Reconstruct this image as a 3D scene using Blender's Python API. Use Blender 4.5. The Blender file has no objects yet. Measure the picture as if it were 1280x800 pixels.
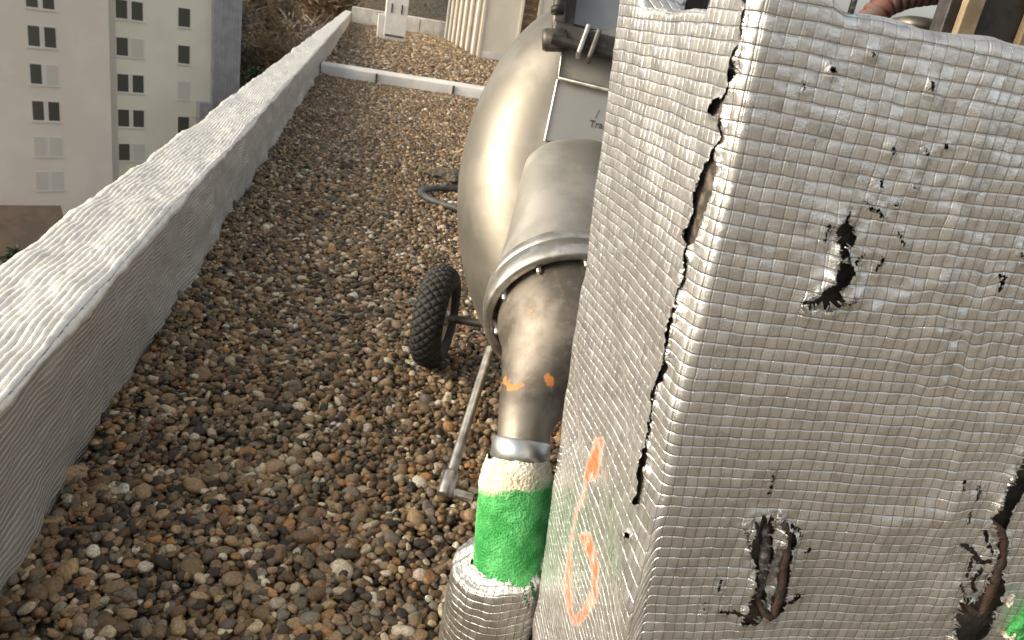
import bpy, math, random
import numpy as np
from mathutils import Vector, Matrix
from math import radians as rad, sin, cos, pi

random.seed(7)
RNG = np.random.default_rng(11)
SC = bpy.context.scene
COL = SC.collection

# ------------------------------------------------------------------ camera
F_PX = 960.0
PITCH, ROLL, HEAD = rad(21.106), rad(10.0), rad(13.556)
EYE = np.array([0.0, 0.0, 1.2])
_fh = np.array([sin(HEAD), cos(HEAD), 0]); _rh = np.array([cos(HEAD), -sin(HEAD), 0]); _z = np.array([0, 0, 1.0])
FWD = _fh * cos(PITCH) - _z * sin(PITCH)
_u0 = _fh * sin(PITCH) + _z * cos(PITCH)
RT = cos(ROLL) * _rh + sin(ROLL) * _u0
UP = -sin(ROLL) * _rh + cos(ROLL) * _u0

cam = bpy.data.cameras.new("camera")
camo = bpy.data.objects.new("camera", cam); COL.objects.link(camo)
cam.sensor_width = 36.0; cam.lens = F_PX / 1280 * 36.0
cam.clip_start = 0.02; cam.clip_end = 3000
camo.matrix_world = Matrix(((RT[0], UP[0], -FWD[0], EYE[0]), (RT[1], UP[1], -FWD[1], EYE[1]),
                            (RT[2], UP[2], -FWD[2], EYE[2]), (0, 0, 0, 1)))
cam.dof.use_dof = True; cam.dof.focus_distance = 1.15; cam.dof.aperture_fstop = 14
SC.camera = camo

# ------------------------------------------------------------------ light
SUN_AZ, SUN_EL = rad(-94), rad(20)           # azimuth clockwise from +Y: the low sun stands to the left
W = bpy.data.worlds.new("World"); SC.world = W; W.use_nodes = True
wn = W.node_tree; bg = wn.nodes["Background"]
sky = wn.nodes.new("ShaderNodeTexSky"); sky.sky_type = 'NISHITA'; sky.sun_disc = False
sky.sun_elevation = SUN_EL; sky.sun_rotation = SUN_AZ
sky.air_density = 0.9; sky.dust_density = 6.0; sky.ozone_density = 0.6; sky.altitude = 200
hz = wn.nodes.new("ShaderNodeHueSaturation"); hz.inputs["Saturation"].default_value = 0.30      # thin high cloud
wt = wn.nodes.new("ShaderNodeMix"); wt.data_type = 'RGBA'; wt.blend_type = 'MULTIPLY'; wt.inputs[0].default_value = 1.0
wt.inputs[7].default_value = (1.0, .97, .90, 1)
wn.links.new(sky.outputs[0], hz.inputs["Color"]); wn.links.new(hz.outputs[0], wt.inputs[6])
wn.links.new(wt.outputs[2], bg.inputs[0]); bg.inputs[1].default_value = 0.15
sl = bpy.data.lights.new("sun", 'SUN'); sl.energy = 1.1; sl.angle = rad(20); sl.color = (1.0, 0.75, 0.44)
so = bpy.data.objects.new("sun", sl); COL.objects.link(so)
sd = Vector((sin(SUN_AZ) * cos(SUN_EL), cos(SUN_AZ) * cos(SUN_EL), sin(SUN_EL)))
so.rotation_euler = (-sd).to_track_quat('-Z', 'Y').to_euler()
SC.view_settings.view_transform = 'Standard'; SC.view_settings.look = 'None'
SC.view_settings.gamma = 1.0; SC.view_settings.use_curve_mapping = False
SC.view_settings.exposure = 0.90
SC.render.engine = 'CYCLES'
SC.cycles.max_bounces = 6; SC.cycles.use_denoising = True
SC.cycles.transparent_max_bounces = 8

# ------------------------------------------------------------------ geometry helpers
def ray(px, py):
    v = FWD * F_PX + RT * (px - 640) + UP * (400 - py)
    return v / np.linalg.norm(v)
def onY(px, py, Y):
    r = ray(px, py); return EYE + r * (Y - EYE[1]) / r[1]
def onX(px, py, X):
    r = ray(px, py); return EYE + r * (X - EYE[0]) / r[0]
def onZ(px, py, Z=0.0):
    r = ray(px, py); return EYE + r * (Z - EYE[2]) / r[2]
def onD(px, py, D):
    return EYE + FWD * D + RT * (px - 640) * D / F_PX + UP * (400 - py) * D / F_PX
def proj(P):
    v = P - EYE; z = v @ FWD
    zz = np.maximum(z, 0.02)
    return 640 + F_PX * (v @ RT) / zz, 400 - F_PX * (v @ UP) / zz

def _hash(ix, iy, iz, seed):
    h = (ix.astype(np.int64) * 374761393 + iy.astype(np.int64) * 668265263 + iz.astype(np.int64) * 2147483647 + seed * 144665) & 0xffffffff
    h = ((h ^ (h >> 13)) * 1274126177) & 0xffffffff
    h = ((h ^ (h >> 16)) * 2246822519) & 0xffffffff
    return ((h ^ (h >> 15)) & 0xffff) / 65535.0 * 2 - 1
def vnoise(x, y, z=None, seed=0):
    x = np.asarray(x, float); y = np.asarray(y, float)
    z = np.zeros_like(x) if z is None else np.asarray(z, float)
    ix, iy, iz = np.floor(x), np.floor(y), np.floor(z)
    fx, fy, fz = x - ix, y - iy, z - iz
    fx = fx * fx * (3 - 2 * fx); fy = fy * fy * (3 - 2 * fy); fz = fz * fz * (3 - 2 * fz)
    r = 0
    for a in (0, 1):
        for b in (0, 1):
            for c in (0, 1):
                w = (fx if a else 1 - fx) * (fy if b else 1 - fy) * (fz if c else 1 - fz)
                r = r + w * _hash(ix + a, iy + b, iz + c, seed)
    return r
def fbm(x, y, z=None, o=3, seed=0):
    r = 0; a = 1.0
    for i in range(o):
        r = r + a * vnoise(x * 2 ** i, y * 2 ** i, None if z is None else z * 2 ** i, seed + i)
        a *= 0.5
    return r
def sstep(a, b, x):
    t = np.clip((x - a) / (b - a), 0, 1); return t * t * (3 - 2 * t)

def mesh_np(name, V, F, mat, parent=None, smooth=True, attrs=None, uv=None):
    """V (n,3), F (m,k) arrays -> one linked object"""
    V = np.asarray(V, np.float32); F = np.asarray(F, np.int32)
    me = bpy.data.meshes.new(name)
    me.vertices.add(len(V)); me.vertices.foreach_set("co", V.ravel())
    k = F.shape[1]
    me.loops.add(F.size); me.loops.foreach_set("vertex_index", F.ravel())
    me.polygons.add(len(F)); me.polygons.foreach_set("loop_start", np.arange(0, F.size, k, dtype=np.int32))
    me.polygons.foreach_set("use_smooth", np.full(len(F), smooth))
    if uv is not None:
        l = me.uv_layers.new(name="grid"); l.data.foreach_set("uv", np.asarray(uv, np.float32)[F.ravel()].ravel())
    for n, v in (attrs or {}).items():
        v = np.asarray(v, np.float32)
        if v.ndim == 1:
            a = me.attributes.new(n, 'FLOAT', 'POINT'); a.data.foreach_set("value", v)
        else:
            a = me.attributes.new(n, 'FLOAT_COLOR', 'POINT'); a.data.foreach_set("color", np.c_[v, np.ones(len(v))].astype(np.float32).ravel())
    me.update(); me.validate()
    me.materials.append(mat)
    o = bpy.data.objects.new(name, me); COL.objects.link(o)
    if parent: o.parent = parent
    return o

class MB:
    """collects shapes, builds ONE mesh object"""
    def __init__(s): s.v = []; s.f = []; s.sm = []
    def add(s, V, F, smooth=False):
        b = len(s.v); s.v += [tuple(map(float, p)) for p in V]
        s.f += [tuple(i + b for i in f) for f in F]; s.sm += [smooth] * len(F)
    def hexa(s, P):
        s.add(P, [(0, 3, 2, 1), (4, 5, 6, 7), (0, 1, 5, 4), (1, 2, 6, 5), (2, 3, 7, 6), (3, 0, 4, 7)])
    def box(s, c, size, ax=None):
        c = np.asarray(c, float); A = np.eye(3) if ax is None else np.asarray(ax, float)
        h = np.asarray(size, float) / 2
        P = [c + A[0] * h[0] * a + A[1] * h[1] * b + A[2] * h[2] * d for d in (-1, 1) for a, b in ((-1, -1), (1, -1), (1, 1), (-1, 1))]
        s.hexa(P)
    def tube(s, pts, r, n=12, closed=False, caps=True):
        pts = np.asarray(pts, float); m = len(pts)
        r = np.full(m, r) if np.isscalar(r) else np.asarray(r, float)
        if closed: T = np.roll(pts, -1, 0) - np.roll(pts, 1, 0)
        else: T = np.gradient(pts, axis=0)
        T /= np.linalg.norm(T, axis=1)[:, None] + 1e-12
        ref = np.array([0, 0, 1.0]) if abs(T[0][2]) < .9 else np.array([1.0, 0, 0])
        N = ref - T[0] * (ref @ T[0]); N /= np.linalg.norm(N); V = []
        for i in range(m):
            N = N - T[i] * (N @ T[i]); N /= np.linalg.norm(N); B = np.cross(T[i], N)
            for j in range(n):
                a = 2 * pi * j / n; V.append(pts[i] + r[i] * (N * cos(a) + B * sin(a)))
        Fs = []
        for i in range(m if closed else m - 1):
            i2 = (i + 1) % m
            for j in range(n):
                j2 = (j + 1) % n; Fs.append((i * n + j, i * n + j2, i2 * n + j2, i2 * n + j))
        s.add(V, Fs, True)
        if caps and not closed:
            s.add(V[:n], [tuple(range(n))[::-1]]); s.add(V[-n:], [tuple(range(n))])
    def lathe(s, prof, o, axis, n=48, caps=False):
        """prof: list of (radius, height along axis)"""
        a = np.asarray(axis, float); a /= np.linalg.norm(a)
        ref = np.array([0, 0, 1.0]) if abs(a[2]) < .9 else np.array([1.0, 0, 0])
        N = ref - a * (ref @ a); N /= np.linalg.norm(N); B = np.cross(a, N); o = np.asarray(o, float)
        V = [o + a * h + r * (N * cos(2 * pi * j / n) + B * sin(2 * pi * j / n)) for r, h in prof for j in range(n)]
        Fs = [(i * n + j, i * n + (j + 1) % n, (i + 1) * n + (j + 1) % n, (i + 1) * n + j) for i in range(len(prof) - 1) for j in range(n)]
        s.add(V, Fs, True)
        if caps:
            s.add(V[:n], [tuple(range(n))[::-1]]); s.add(V[-n:], [tuple(range(n))])
    def build(s, name, mat, parent=None, bevel=0, sharp=True):
        me = bpy.data.meshes.new(name); me.from_pydata(s.v, [], s.f); me.validate()
        me.polygons.foreach_set("use_smooth", (s.sm + [False] * len(me.polygons))[:len(me.polygons)])
        me.materials.append(mat); me.update()
        o = bpy.data.objects.new(name, me); COL.objects.link(o)
        if parent: o.parent = parent
        if bevel:
            b = o.modifiers.new("bevel", 'BEVEL'); b.width = bevel; b.segments = 2; b.limit_method = 'ANGLE'; b.angle_limit = rad(40)
        return o

def grid_faces(nu, nv):
    i = np.arange(nu - 1)[:, None]; j = np.arange(nv - 1)[None, :]
    a = i * nv + j
    return np.stack([a, a + nv, a + nv + 1, a + 1], -1).reshape(-1, 4)

def tag(o, label=None, cat=None, group=None, kind=None):
    if label: o["label"] = label
    if cat: o["category"] = cat
    if group: o["group"] = group
    if kind: o["kind"] = kind
    return o
def empty(name, loc=(0, 0, 0)):
    o = bpy.data.objects.new(name, None); COL.objects.link(o); o.empty_display_size = .1
    return o   # kept at the world origin so that parts carry world coordinates

# ------------------------------------------------------------------ materials
class NT:
    def __init__(s, name):
        s.m = bpy.data.materials.new(name); s.m.use_nodes = True; s.t = s.m.node_tree
        s.p = s.t.nodes["Principled BSDF"]
    def n(s, ty, **kw):
        x = s.t.nodes.new(ty)
        for k, v in kw.items(): setattr(x, k, v)
        return x
    def l(s, a, b): s.t.links.new(a, b)
    def inp(s, sock, v):
        if isinstance(v, bpy.types.NodeSocket): s.l(v, sock)
        else: sock.default_value = v
    def math(s, op, a, b=0.0, c=0.0):
        x = s.n("ShaderNodeMath", operation=op); s.inp(x.inputs[0], a); s.inp(x.inputs[1], b); s.inp(x.inputs[2], c); return x.outputs[0]
    def ss(s, v, a, b, x=0.0, y=1.0):
        m = s.n("ShaderNodeMapRange", interpolation_type='SMOOTHSTEP'); s.inp(m.inputs[0], v)
        for i, q in enumerate((a, b, x, y)): m.inputs[1 + i].default_value = q
        return m.outputs[0]
    def mix(s, f, a, b, blend='MIX'):
        m = s.n("ShaderNodeMix", data_type='RGBA', blend_type=blend); s.inp(m.inputs[0], f)
        for i, q in ((6, a), (7, b)):
            s.inp(m.inputs[i], q if isinstance(q, bpy.types.NodeSocket) else (*q, 1))
        return m.outputs[2]
    def noise(s, scale, detail=4, rough=.55, vec=None, dim='3D'):
        x = s.n("ShaderNodeTexNoise", noise_dimensions=dim); x.inputs["Scale"].default_value = scale
        x.inputs["Detail"].default_value = detail; x.inputs["Roughness"].default_value = rough
        if vec is not None: s.l(vec, x.inputs["Vector"])
        return x
    def pos(s):
        return s.n("ShaderNodeNewGeometry").outputs["Position"]
    def obj(s):
        return s.n("ShaderNodeTexCoord").outputs["Object"]
    def attr(s, name, out="Fac"):
        return s.n("ShaderNodeAttribute", attribute_name=name).outputs[out]
    def bump(s, h, strength=.5, dist=.002, prev=None):
        b = s.n("ShaderNodeBump"); s.l(h, b.inputs["Height"]); b.inputs["Strength"].default_value = strength; b.inputs["Distance"].default_value = dist
        if prev is not None: s.l(prev, b.inputs["Normal"])
        return b.outputs[0]

def simple(name, c, rough=.6, metal=0.0, var=.15, scale=8.0, bump=0.0, bscale=60., c2=None, bdist=.002, lo=.42, hi=.62):
    t = NT(name); o = t.obj()
    f = t.ss(t.noise(scale, 5, vec=o).outputs[0], lo, hi)
    d = c2 or tuple(x * (1 - 2 * var) for x in c)
    t.l(t.mix(f, d, c), t.p.inputs["Base Color"])
    t.p.inputs["Roughness"].default_value = rough; t.p.inputs["Metallic"].default_value = metal
    if bump: t.l(t.bump(t.noise(bscale, 4, vec=o).outputs[0], bump, bdist), t.p.inputs["Normal"])
    return t.m

def foil_mat(name, base, rough, wu=1.0, wv=1.0, tilt=.5, dist=.0016, paint=False, hole=False, metal=.92, double=True, dirt=(.36, .34, .31), lines=.0, crease=.8, quilt=0.0):
    """aluminium foil pressed over a woven scrim; uv 'grid' counts the cells"""
    t = NT(name)
    uv = t.n("ShaderNodeUVMap", uv_map="grid").outputs[0]
    wob = t.noise(.35, 2, vec=uv, dim='2D'); wv_ = t.n("ShaderNodeVectorMath", operation='MULTIPLY_ADD')
    t.l(wob.outputs["Color"], wv_.inputs[0]); wv_.inputs[1].default_value = (.22, .22, 0); t.l(uv, wv_.inputs[2])
    sep = t.n("ShaderNodeSeparateXYZ"); t.l(wv_.outputs[0], sep.inputs[0])
    u, v = sep.outputs[0], sep.outputs[1]
    fu, fv = t.math('FRACT', u), t.math('FRACT', v)
    cu, cv = t.math('FLOOR', u), t.math('FLOOR', v)
    du = t.math('MINIMUM', fu, t.math('SUBTRACT', 1, fu)); dv = t.math('MINIMUM', fv, t.math('SUBTRACT', 1, fv))
    comb = t.n("ShaderNodeCombineXYZ"); t.l(cu, comb.inputs[0]); t.l(cv, comb.inputs[1])
    wn_ = t.n("ShaderNodeTexWhiteNoise", noise_dimensions='2D'); t.l(comb.outputs[0], wn_.inputs["Vector"])
    rs = t.n("ShaderNodeSeparateColor"); t.l(wn_.outputs["Color"], rs.inputs[0])
    r1, r2, r3 = rs.outputs
    hu = t.ss(du, .0, .12, 1.0, 0.0)            # raised scrim threads
    hv = t.ss(dv, .0, .12, 1.0, 0.0)
    d2 = t.math('ABSOLUTE', t.math('SUBTRACT', fu, .24)); hu2 = t.ss(d2, 0, .08, .45 if double else 0, 0)
    ti = t.math('ADD', t.math('MULTIPLY', t.math('SUBTRACT', r1, .5), t.math('SUBTRACT', fu, .5)),
                t.math('MULTIPLY', t.math('SUBTRACT', r2, .5), t.math('SUBTRACT', fv, .5)))
    pil = t.math('MULTIPLY', t.math('MULTIPLY', t.math('SUBTRACT', fu, .5), t.math('SUBTRACT', fu, .5)), .9)
    crk = t.noise(1.6, 5, .65, vec=uv, dim='2D').outputs[0]
    h = t.math('ADD', t.math('MULTIPLY', t.math('ADD', hu, hu2), .55 * wu), t.math('MULTIPLY', hv, .62 * wv))
    if quilt:                                      # scrim pressed in as grooves between puffed cells
        q2 = t.math('ADD', t.math('POWER', t.math('SUBTRACT', fu, .5), 2.0), t.math('POWER', t.math('SUBTRACT', fv, .5), 2.0))
        h = t.math('ADD', t.math('MULTIPLY', h, -.75), t.math('MULTIPLY', q2, -quilt))
    h = t.math('ADD', h, t.math('MULTIPLY', ti, tilt)); h = t.math('ADD', h, t.math('MULTIPLY', crk, crease))
    if hole:                                       # crumpled film round every tear
        near = t.ss(t.attr("hole"), -13, -1)
        cr2 = t.noise(1.0, 4, .55, vec=uv, dim='2D'); cr2.inputs["Distortion"].default_value = 1.2
        h = t.math('ADD', h, t.math('MULTIPLY', t.math('MULTIPLY', cr2.outputs[0], near), 1.5))
    t.l(t.bump(h, 1.0, dist), t.p.inputs["Normal"])
    big = t.noise(.035, 4, .6, vec=uv, dim='2D').outputs[0]
    fine = t.noise(.5, 5, .7, vec=uv, dim='2D').outputs[0]
    c = t.mix(t.math('MULTIPLY', r3, .6), base, tuple(x * k for x, k in zip(base, (.70, .665, .60))))
    c = t.mix(t.math('MULTIPLY', t.ss(fine, .50, .78), .55), c, dirt)
    c = t.mix(t.math('MULTIPLY', t.ss(big, .50, .75), .35), c, dirt)
    if lines > 0:                                  # scrim lines darkened in the colour to back up weak groove shading
        c = t.mix(t.math('MULTIPLY', t.math('MAXIMUM', t.math('MAXIMUM', hu, t.math('MULTIPLY', hu2, .8)), t.math('MULTIPLY', hv, .35)), lines), c, tuple(x * .38 for x in base))
    elif lines < 0:                                # bright threads over duller film; dark dashes between the rows on the coping
        tp = t.attr("coping")
        br = t.noise(1.1, 3, .6, vec=uv, dim='2D').outputs[0]
        side = t.math('MULTIPLY', t.math('MULTIPLY', t.ss(dv, .07, .24), -lines), t.math('SUBTRACT', 1, tp))
        c = t.mix(side, c, tuple(x * .42 for x in base))
        dash = t.math('MULTIPLY', t.math('MULTIPLY', t.ss(dv, .0, .16, 1, 0), t.ss(br, .50, .62)), tp)
        c = t.mix(t.math('MULTIPLY', dash, .75), c, tuple(x * .22 for x in base))
    if hole:
        sc = t.noise(3.4, 6, .75, vec=uv, dim='2D'); sc.inputs["Distortion"].default_value = .8
        c = t.mix(t.math('MULTIPLY', t.math('MULTIPLY', t.ss(sc.outputs[0], .57, .66), t.ss(t.attr("hole"), -14, 0)), .8), c, (.05, .045, .04))
    ro = t.math('ADD', rough, t.math('MULTIPLY', t.math('SUBTRACT', r2, .5), .16))
    me = metal
    if paint:
        pa = t.attr("paint"); pn = t.noise(9, 5, .7, vec=uv, dim='2D').outputs[0]
        f = t.ss(t.math('ADD', pa, t.math('MULTIPLY', t.math('SUBTRACT', pn, .5), 1.9)), .10, 1.05)
        pm = t.noise(.5, 3, .6, vec=uv, dim='2D').outputs[0]
        f = t.math('MULTIPLY', f, t.ss(pm, .30, .58, .35, .95))
        c = t.mix(f, c, t.mix(t.ss(f, .25, .7), (.80, .38, .14), (.88, .13, .035))); me = t.math('MULTIPLY', t.math('SUBTRACT', 1, f), metal)
        ro = t.math('ADD', ro, t.math('MULTIPLY', f, .25))
    t.inp(t.p.inputs["Base Color"], c); t.inp(t.p.inputs["Roughness"], ro); t.inp(t.p.inputs["Metallic"], me)
    if hole:
        ha = t.attr("hole")                                   # > 0 inside a tear, in units of about a millimetre
        pn = t.noise(2.9, 6, .72, vec=uv, dim='2D').outputs[0]
        x = t.math('ADD', ha, t.math('MULTIPLY', t.math('SUBTRACT', pn, .5), 13.0))
        t.l(t.math('LESS_THAN', x, 0.0), t.p.inputs["Alpha"])
    return t.m

M_FOIL = foil_mat("aluminium_foil", (.86, .87, .88), .33, wu=.8, wv=1.1, paint=True, hole=True, tilt=1.7, lines=.60, crease=.5, dist=.0014, metal=.86, quilt=1.1)
M_FOILP = foil_mat("weathered_foil", (.93, .92, .895), .45, wu=.25, wv=1.7, tilt=.3, metal=.50, double=False, hole=True, dirt=(.66, .64, .60), lines=-.95, crease=.12, dist=.0030)
M_FOILS = foil_mat("dull_foil", (.70, .70, .685), .38, tilt=1.4, hole=True, lines=.45, crease=1.1, dist=.0014, quilt=1.2)
M_SHRED = simple("crumpled_foil_scraps", (.80, .79, .76), .34, .85, scale=90, c2=(.40, .38, .35), bump=.6, bscale=300)
M_MASTIC = simple("black_mastic", (.022, .020, .018), .75, bump=.9, bscale=90, c2=(.085, .07, .055), bdist=.006)
M_STEEL = simple("stainless_steel", (.30, .28, .245), .50, .88, scale=6, bump=.08, bscale=14, c2=(.225, .21, .18), bdist=.01)
M_SHEET = simple("steel_sheet", (.40, .39, .365), .42, .85, scale=3, bump=.06, bscale=20, c2=(.40, .385, .36), bdist=.01)
M_CAST = simple("dark_cast_metal", (.20, .185, .16), .5, .7, scale=14, c2=(.075, .07, .062), bump=.25, bscale=70)
M_BLUEG = simple("blue_grey_panel", (.20, .225, .25), .5, .2, scale=7, c2=(.16, .18, .2))
M_ALU = simple("cast_aluminium", (.66, .645, .61), .36, .9, scale=22, c2=(.42, .40, .36), bump=.2, bscale=120)
M_PIPE = simple("worn_dark_steel", (.235, .21, .185), .42, .75, scale=9, c2=(.13, .115, .10), bump=.12, bscale=45)
M_RUBBER = simple("black_rubber", (.018, .0175, .017), .8, scale=20, c2=(.034, .032, .029), bump=.3, bscale=200)
M_HOSE = simple("grey_rubber_hose", (.10, .105, .105), .55, scale=20, c2=(.06, .06, .06))
M_RUST = simple("rusty_iron", (.070, .038, .026), .7, .35, scale=70, c2=(.030, .027, .025), bump=1.0, bscale=260, lo=.35, hi=.6)
M_GREYROD = simple("grey_zinc_rod", (.17, .17, .16), .5, .6, scale=110, c2=(.05, .045, .04), bump=1.0, bscale=240)
M_BLACK = simple("black_tar_paint", (.014, .013, .012), .55, scale=30, c2=(.035, .03, .026), bump=.3, bscale=80)
M_WOOD = simple("tan_timber", (.36, .28, .18), .75, scale=12, c2=(.22, .165, .10), bump=.25, bscale=60)
M_WHITE = simple("white_coated_metal", (.74, .735, .72), .5, scale=2.5, var=.05)
M_CREAM = simple("cream_coated_panel", (.74, .69, .585), .5, scale=1.2, var=.04)
M_FLASH = simple("pale_membrane", (.80, .79, .76), .6, scale=2.2, c2=(.62, .61, .58), bump=.2, bscale=20)
M_REDHOSE = simple("red_brown_rubber", (.15, .055, .04), .7, scale=30, c2=(.10, .065, .055))

# foam: one recipe, the attribute 'cover' says how much green paint lies on it
def foam(name, sc):
    t = NT(name); o = t.obj()
    vo = t.n("ShaderNodeTexVoronoi"); vo.inputs["Scale"].default_value = sc; t.l(o, vo.inputs["Vector"])
    n = t.noise(sc * 1.4, 4, vec=o).outputs[0]; big = t.noise(24, 4, vec=o).outputs[0]; mid = t.noise(60, 5, .65, vec=o).outputs[0]
    h = t.math('ADD', vo.outputs["Distance"], t.math('MULTIPLY', n, .7))
    t.l(t.bump(h, .9, .0035), t.p.inputs["Normal"])
    cream = t.mix(t.ss(big, .38, .66), (.56, .53, .40), (.76, .73, .62))
    green = t.mix(t.ss(big, .36, .64), (.030, .28, .058), (.10, .47, .14))
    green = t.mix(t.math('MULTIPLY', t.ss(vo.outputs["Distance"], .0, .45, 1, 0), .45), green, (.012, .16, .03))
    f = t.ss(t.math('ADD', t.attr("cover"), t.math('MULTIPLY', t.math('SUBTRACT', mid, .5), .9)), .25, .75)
    t.l(t.mix(f, cream, green), t.p.inputs["Base Color"]); t.p.inputs["Roughness"].default_value = .85
    return t.m
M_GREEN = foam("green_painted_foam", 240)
M_FOAM = foam("cream_foam", 170)

# stones
def stone_mat():
    t = NT("river_gravel"); o = t.pos()
    c = t.attr("tint", "Color"); n = t.noise(170, 4, .6, vec=o).outputs[0]; n2 = t.noise(600, 3, .6, vec=o).outputs[0]
    c2 = t.mix(.7, c, (.55, .5, .42), 'MULTIPLY')
    col = t.mix(t.ss(n, .42, .6), c2, c); col = t.mix(t.math('MULTIPLY', t.ss(n2, .58, .74), .3), col, (.34, .29, .22))
    t.l(col, t.p.inputs["Base Color"]); t.inp(t.p.inputs["Roughness"], t.ss(n, .3, .7, .45, .7))
    t.p.inputs["Specular IOR Level"].default_value = .4
    t.l(t.bump(n2, .25, .002), t.p.inputs["Normal"])
    return t.m
M_STONE = stone_mat()
def gravel_floor():
    t = NT("gravel_bed"); o = t.pos()
    v = t.n("ShaderNodeTexVoronoi"); v.inputs["Scale"].default_value = 42; t.l(o, v.inputs["Vector"])
    s = t.n("ShaderNodeSeparateColor"); t.l(v.outputs["Color"], s.inputs[0])
    r = t.n("ShaderNodeValToRGB"); t.l(s.outputs[0], r.inputs[0])
    e = r.color_ramp.elements; e[0].color = (.07, .058, .047, 1); e[1].color = (.42, .37, .30, 1); e[1].position = 1
    for p, cc in ((.35, (.15, .12, .09)), (.7, (.25, .205, .15))):
        q = e.new(p); q.color = (*cc, 1)
    t.l(r.outputs[0], t.p.inputs["Base Color"]); t.p.inputs["Roughness"].default_value = .8
    inv = t.math('SUBTRACT', 1, v.outputs["Distance"]); t.l(t.bump(inv, .8, .02), t.p.inputs["Normal"])
    return t.m
M_BED = gravel_floor()

def window_glass():
    t = NT("window_glass"); t.p.inputs["Base Color"].default_value = (.085, .09, .082, 1)
    t.p.inputs["Roughness"].default_value = .12; return t.m
M_GLASS = window_glass()

# ------------------------------------------------------------------ setting
def sheet(name, x0, x1, y0, y1, z, mat, thick=0.0):
    m = MB()
    if thick: m.box(((x0 + x1) / 2, (y0 + y1) / 2, z - thick / 2), (x1 - x0, y1 - y0, thick))
    else: m.add([(x0, y0, z), (x1, y0, z), (x1, y1, z), (x0, y1, z)], [(0, 1, 2, 3)])
    return m.build(name, mat)

M_GROUND = simple("town_ground", (.11, .105, .065), .95, scale=.12, c2=(.10, .075, .05))
g = sheet("ground", -1500, 1500, -1500, 1500, -20.2, M_GROUND); tag(g, kind="structure")
deck = sheet("roof", -0.60, 13.0, -7.0, 36.6, -0.030, M_BED, .35); tag(deck, kind="structure")

# wooded rise behind the roof
nx, ny = 60, 30
X, Y = np.meshgrid(np.linspace(-260, 260, nx), np.linspace(120, 420, ny), indexing='ij')
Z = -20.6 + 34 * sstep(120, 380, Y) + 4 * fbm(X / 50, Y / 50, seed=3)
M_HILL = simple("leafless_hillside", (.10, .075, .05), 1.0, scale=.08, c2=(.06, .055, .038), bump=.9, bscale=.6, bdist=2.0)
h = mesh_np("hill", np.stack([X, Y, Z], -1).reshape(-1, 3), grid_faces(nx, ny), M_HILL); tag(h, kind="structure")

# ------------------------------------------------------------------ gravel
def ico(sub):
    import bmesh
    bm = bmesh.new(); bmesh.ops.create_icosphere(bm, subdivisions=sub, radius=1.0)
    bm.verts.ensure_lookup_table()
    V = np.array([v.co[:] for v in bm.verts]); F = np.array([[q.index for q in f.verts] for f in bm.faces]); bm.free()
    return V, F
PAL = np.array([(.150, .105, .062), (.040, .034, .029), (.30, .225, .135), (.17, .16, .145), (.50, .45, .36), (.34, .185, .075),
                (.105, .098, .07), (.175, .115, .07), (.235, .175, .115), (.065, .055, .045), (.60, .57, .51), (.13, .085, .05)])
PAL = (PAL * .86 + PAL.mean(1, keepdims=True) * .14) * np.array([1.40, 1.28, 1.12]); PRB = np.array([.17, .10, .17, .08, .07, .04, .08, .04, .14, .06, .035, .045]); PRB /= PRB.sum()
GV, GF, GC = [], [], []; gbase = 0
def scatter(x, y, z, size, sub, seed):
    """adds stones at the given centres to the gravel"""
    global gbase
    r = np.random.default_rng(seed); n = len(x)
    tv, tf = ico(sub); kinds = 8; nv = len(tv)
    T = []
    for k in range(kinds):
        d = 1 + .20 * fbm(tv[:, 0] * 1.1 + k * 7, tv[:, 1] * 1.1, tv[:, 2] * 1.1 + k, 2, seed=k)
        q = tv * d[:, None]; q = np.sign(q) * np.abs(q) ** r.uniform(.82, 1.05)
        T.append(q)
    T = np.array(T)
    kk = r.integers(0, kinds, n)
    s = np.stack([size * r.uniform(.85, 1.25, n), size * r.uniform(.62, .95, n), size * r.uniform(.40, .72, n)], -1)
    P = T[kk] * s[:, None, :]
    yaw = r.uniform(0, 2 * pi, n); tx = r.normal(0, .42, n); ty = r.normal(0, .42, n)
    c, q = np.cos(tx)[:, None], np.sin(tx)[:, None]
    P = np.stack([P[..., 0], P[..., 1] * c - P[..., 2] * q, P[..., 1] * q + P[..., 2] * c], -1)
    c, q = np.cos(ty)[:, None], np.sin(ty)[:, None]
    P = np.stack([P[..., 0] * c + P[..., 2] * q, P[..., 1], -P[..., 0] * q + P[..., 2] * c], -1)
    c, q = np.cos(yaw)[:, None], np.sin(yaw)[:, None]
    P = np.stack([P[..., 0] * c - P[..., 1] * q, P[..., 0] * q + P[..., 1] * c, P[..., 2]], -1)
    P += np.stack([x, y, z], -1)[:, None, :]
    col = PAL[r.choice(len(PAL), n, p=PRB)] * r.uniform(.72, 1.25, n)[:, None] * r.normal(1, .025, (n, 3))
    GV.append(P.reshape(-1, 3)); GC.append(np.repeat(np.clip(col, .01, .8), nv, 0))
    GF.append((tf[None] + (np.arange(n) * nv)[:, None, None]).reshape(-1, 3) + gbase); gbase += n * nv
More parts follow.
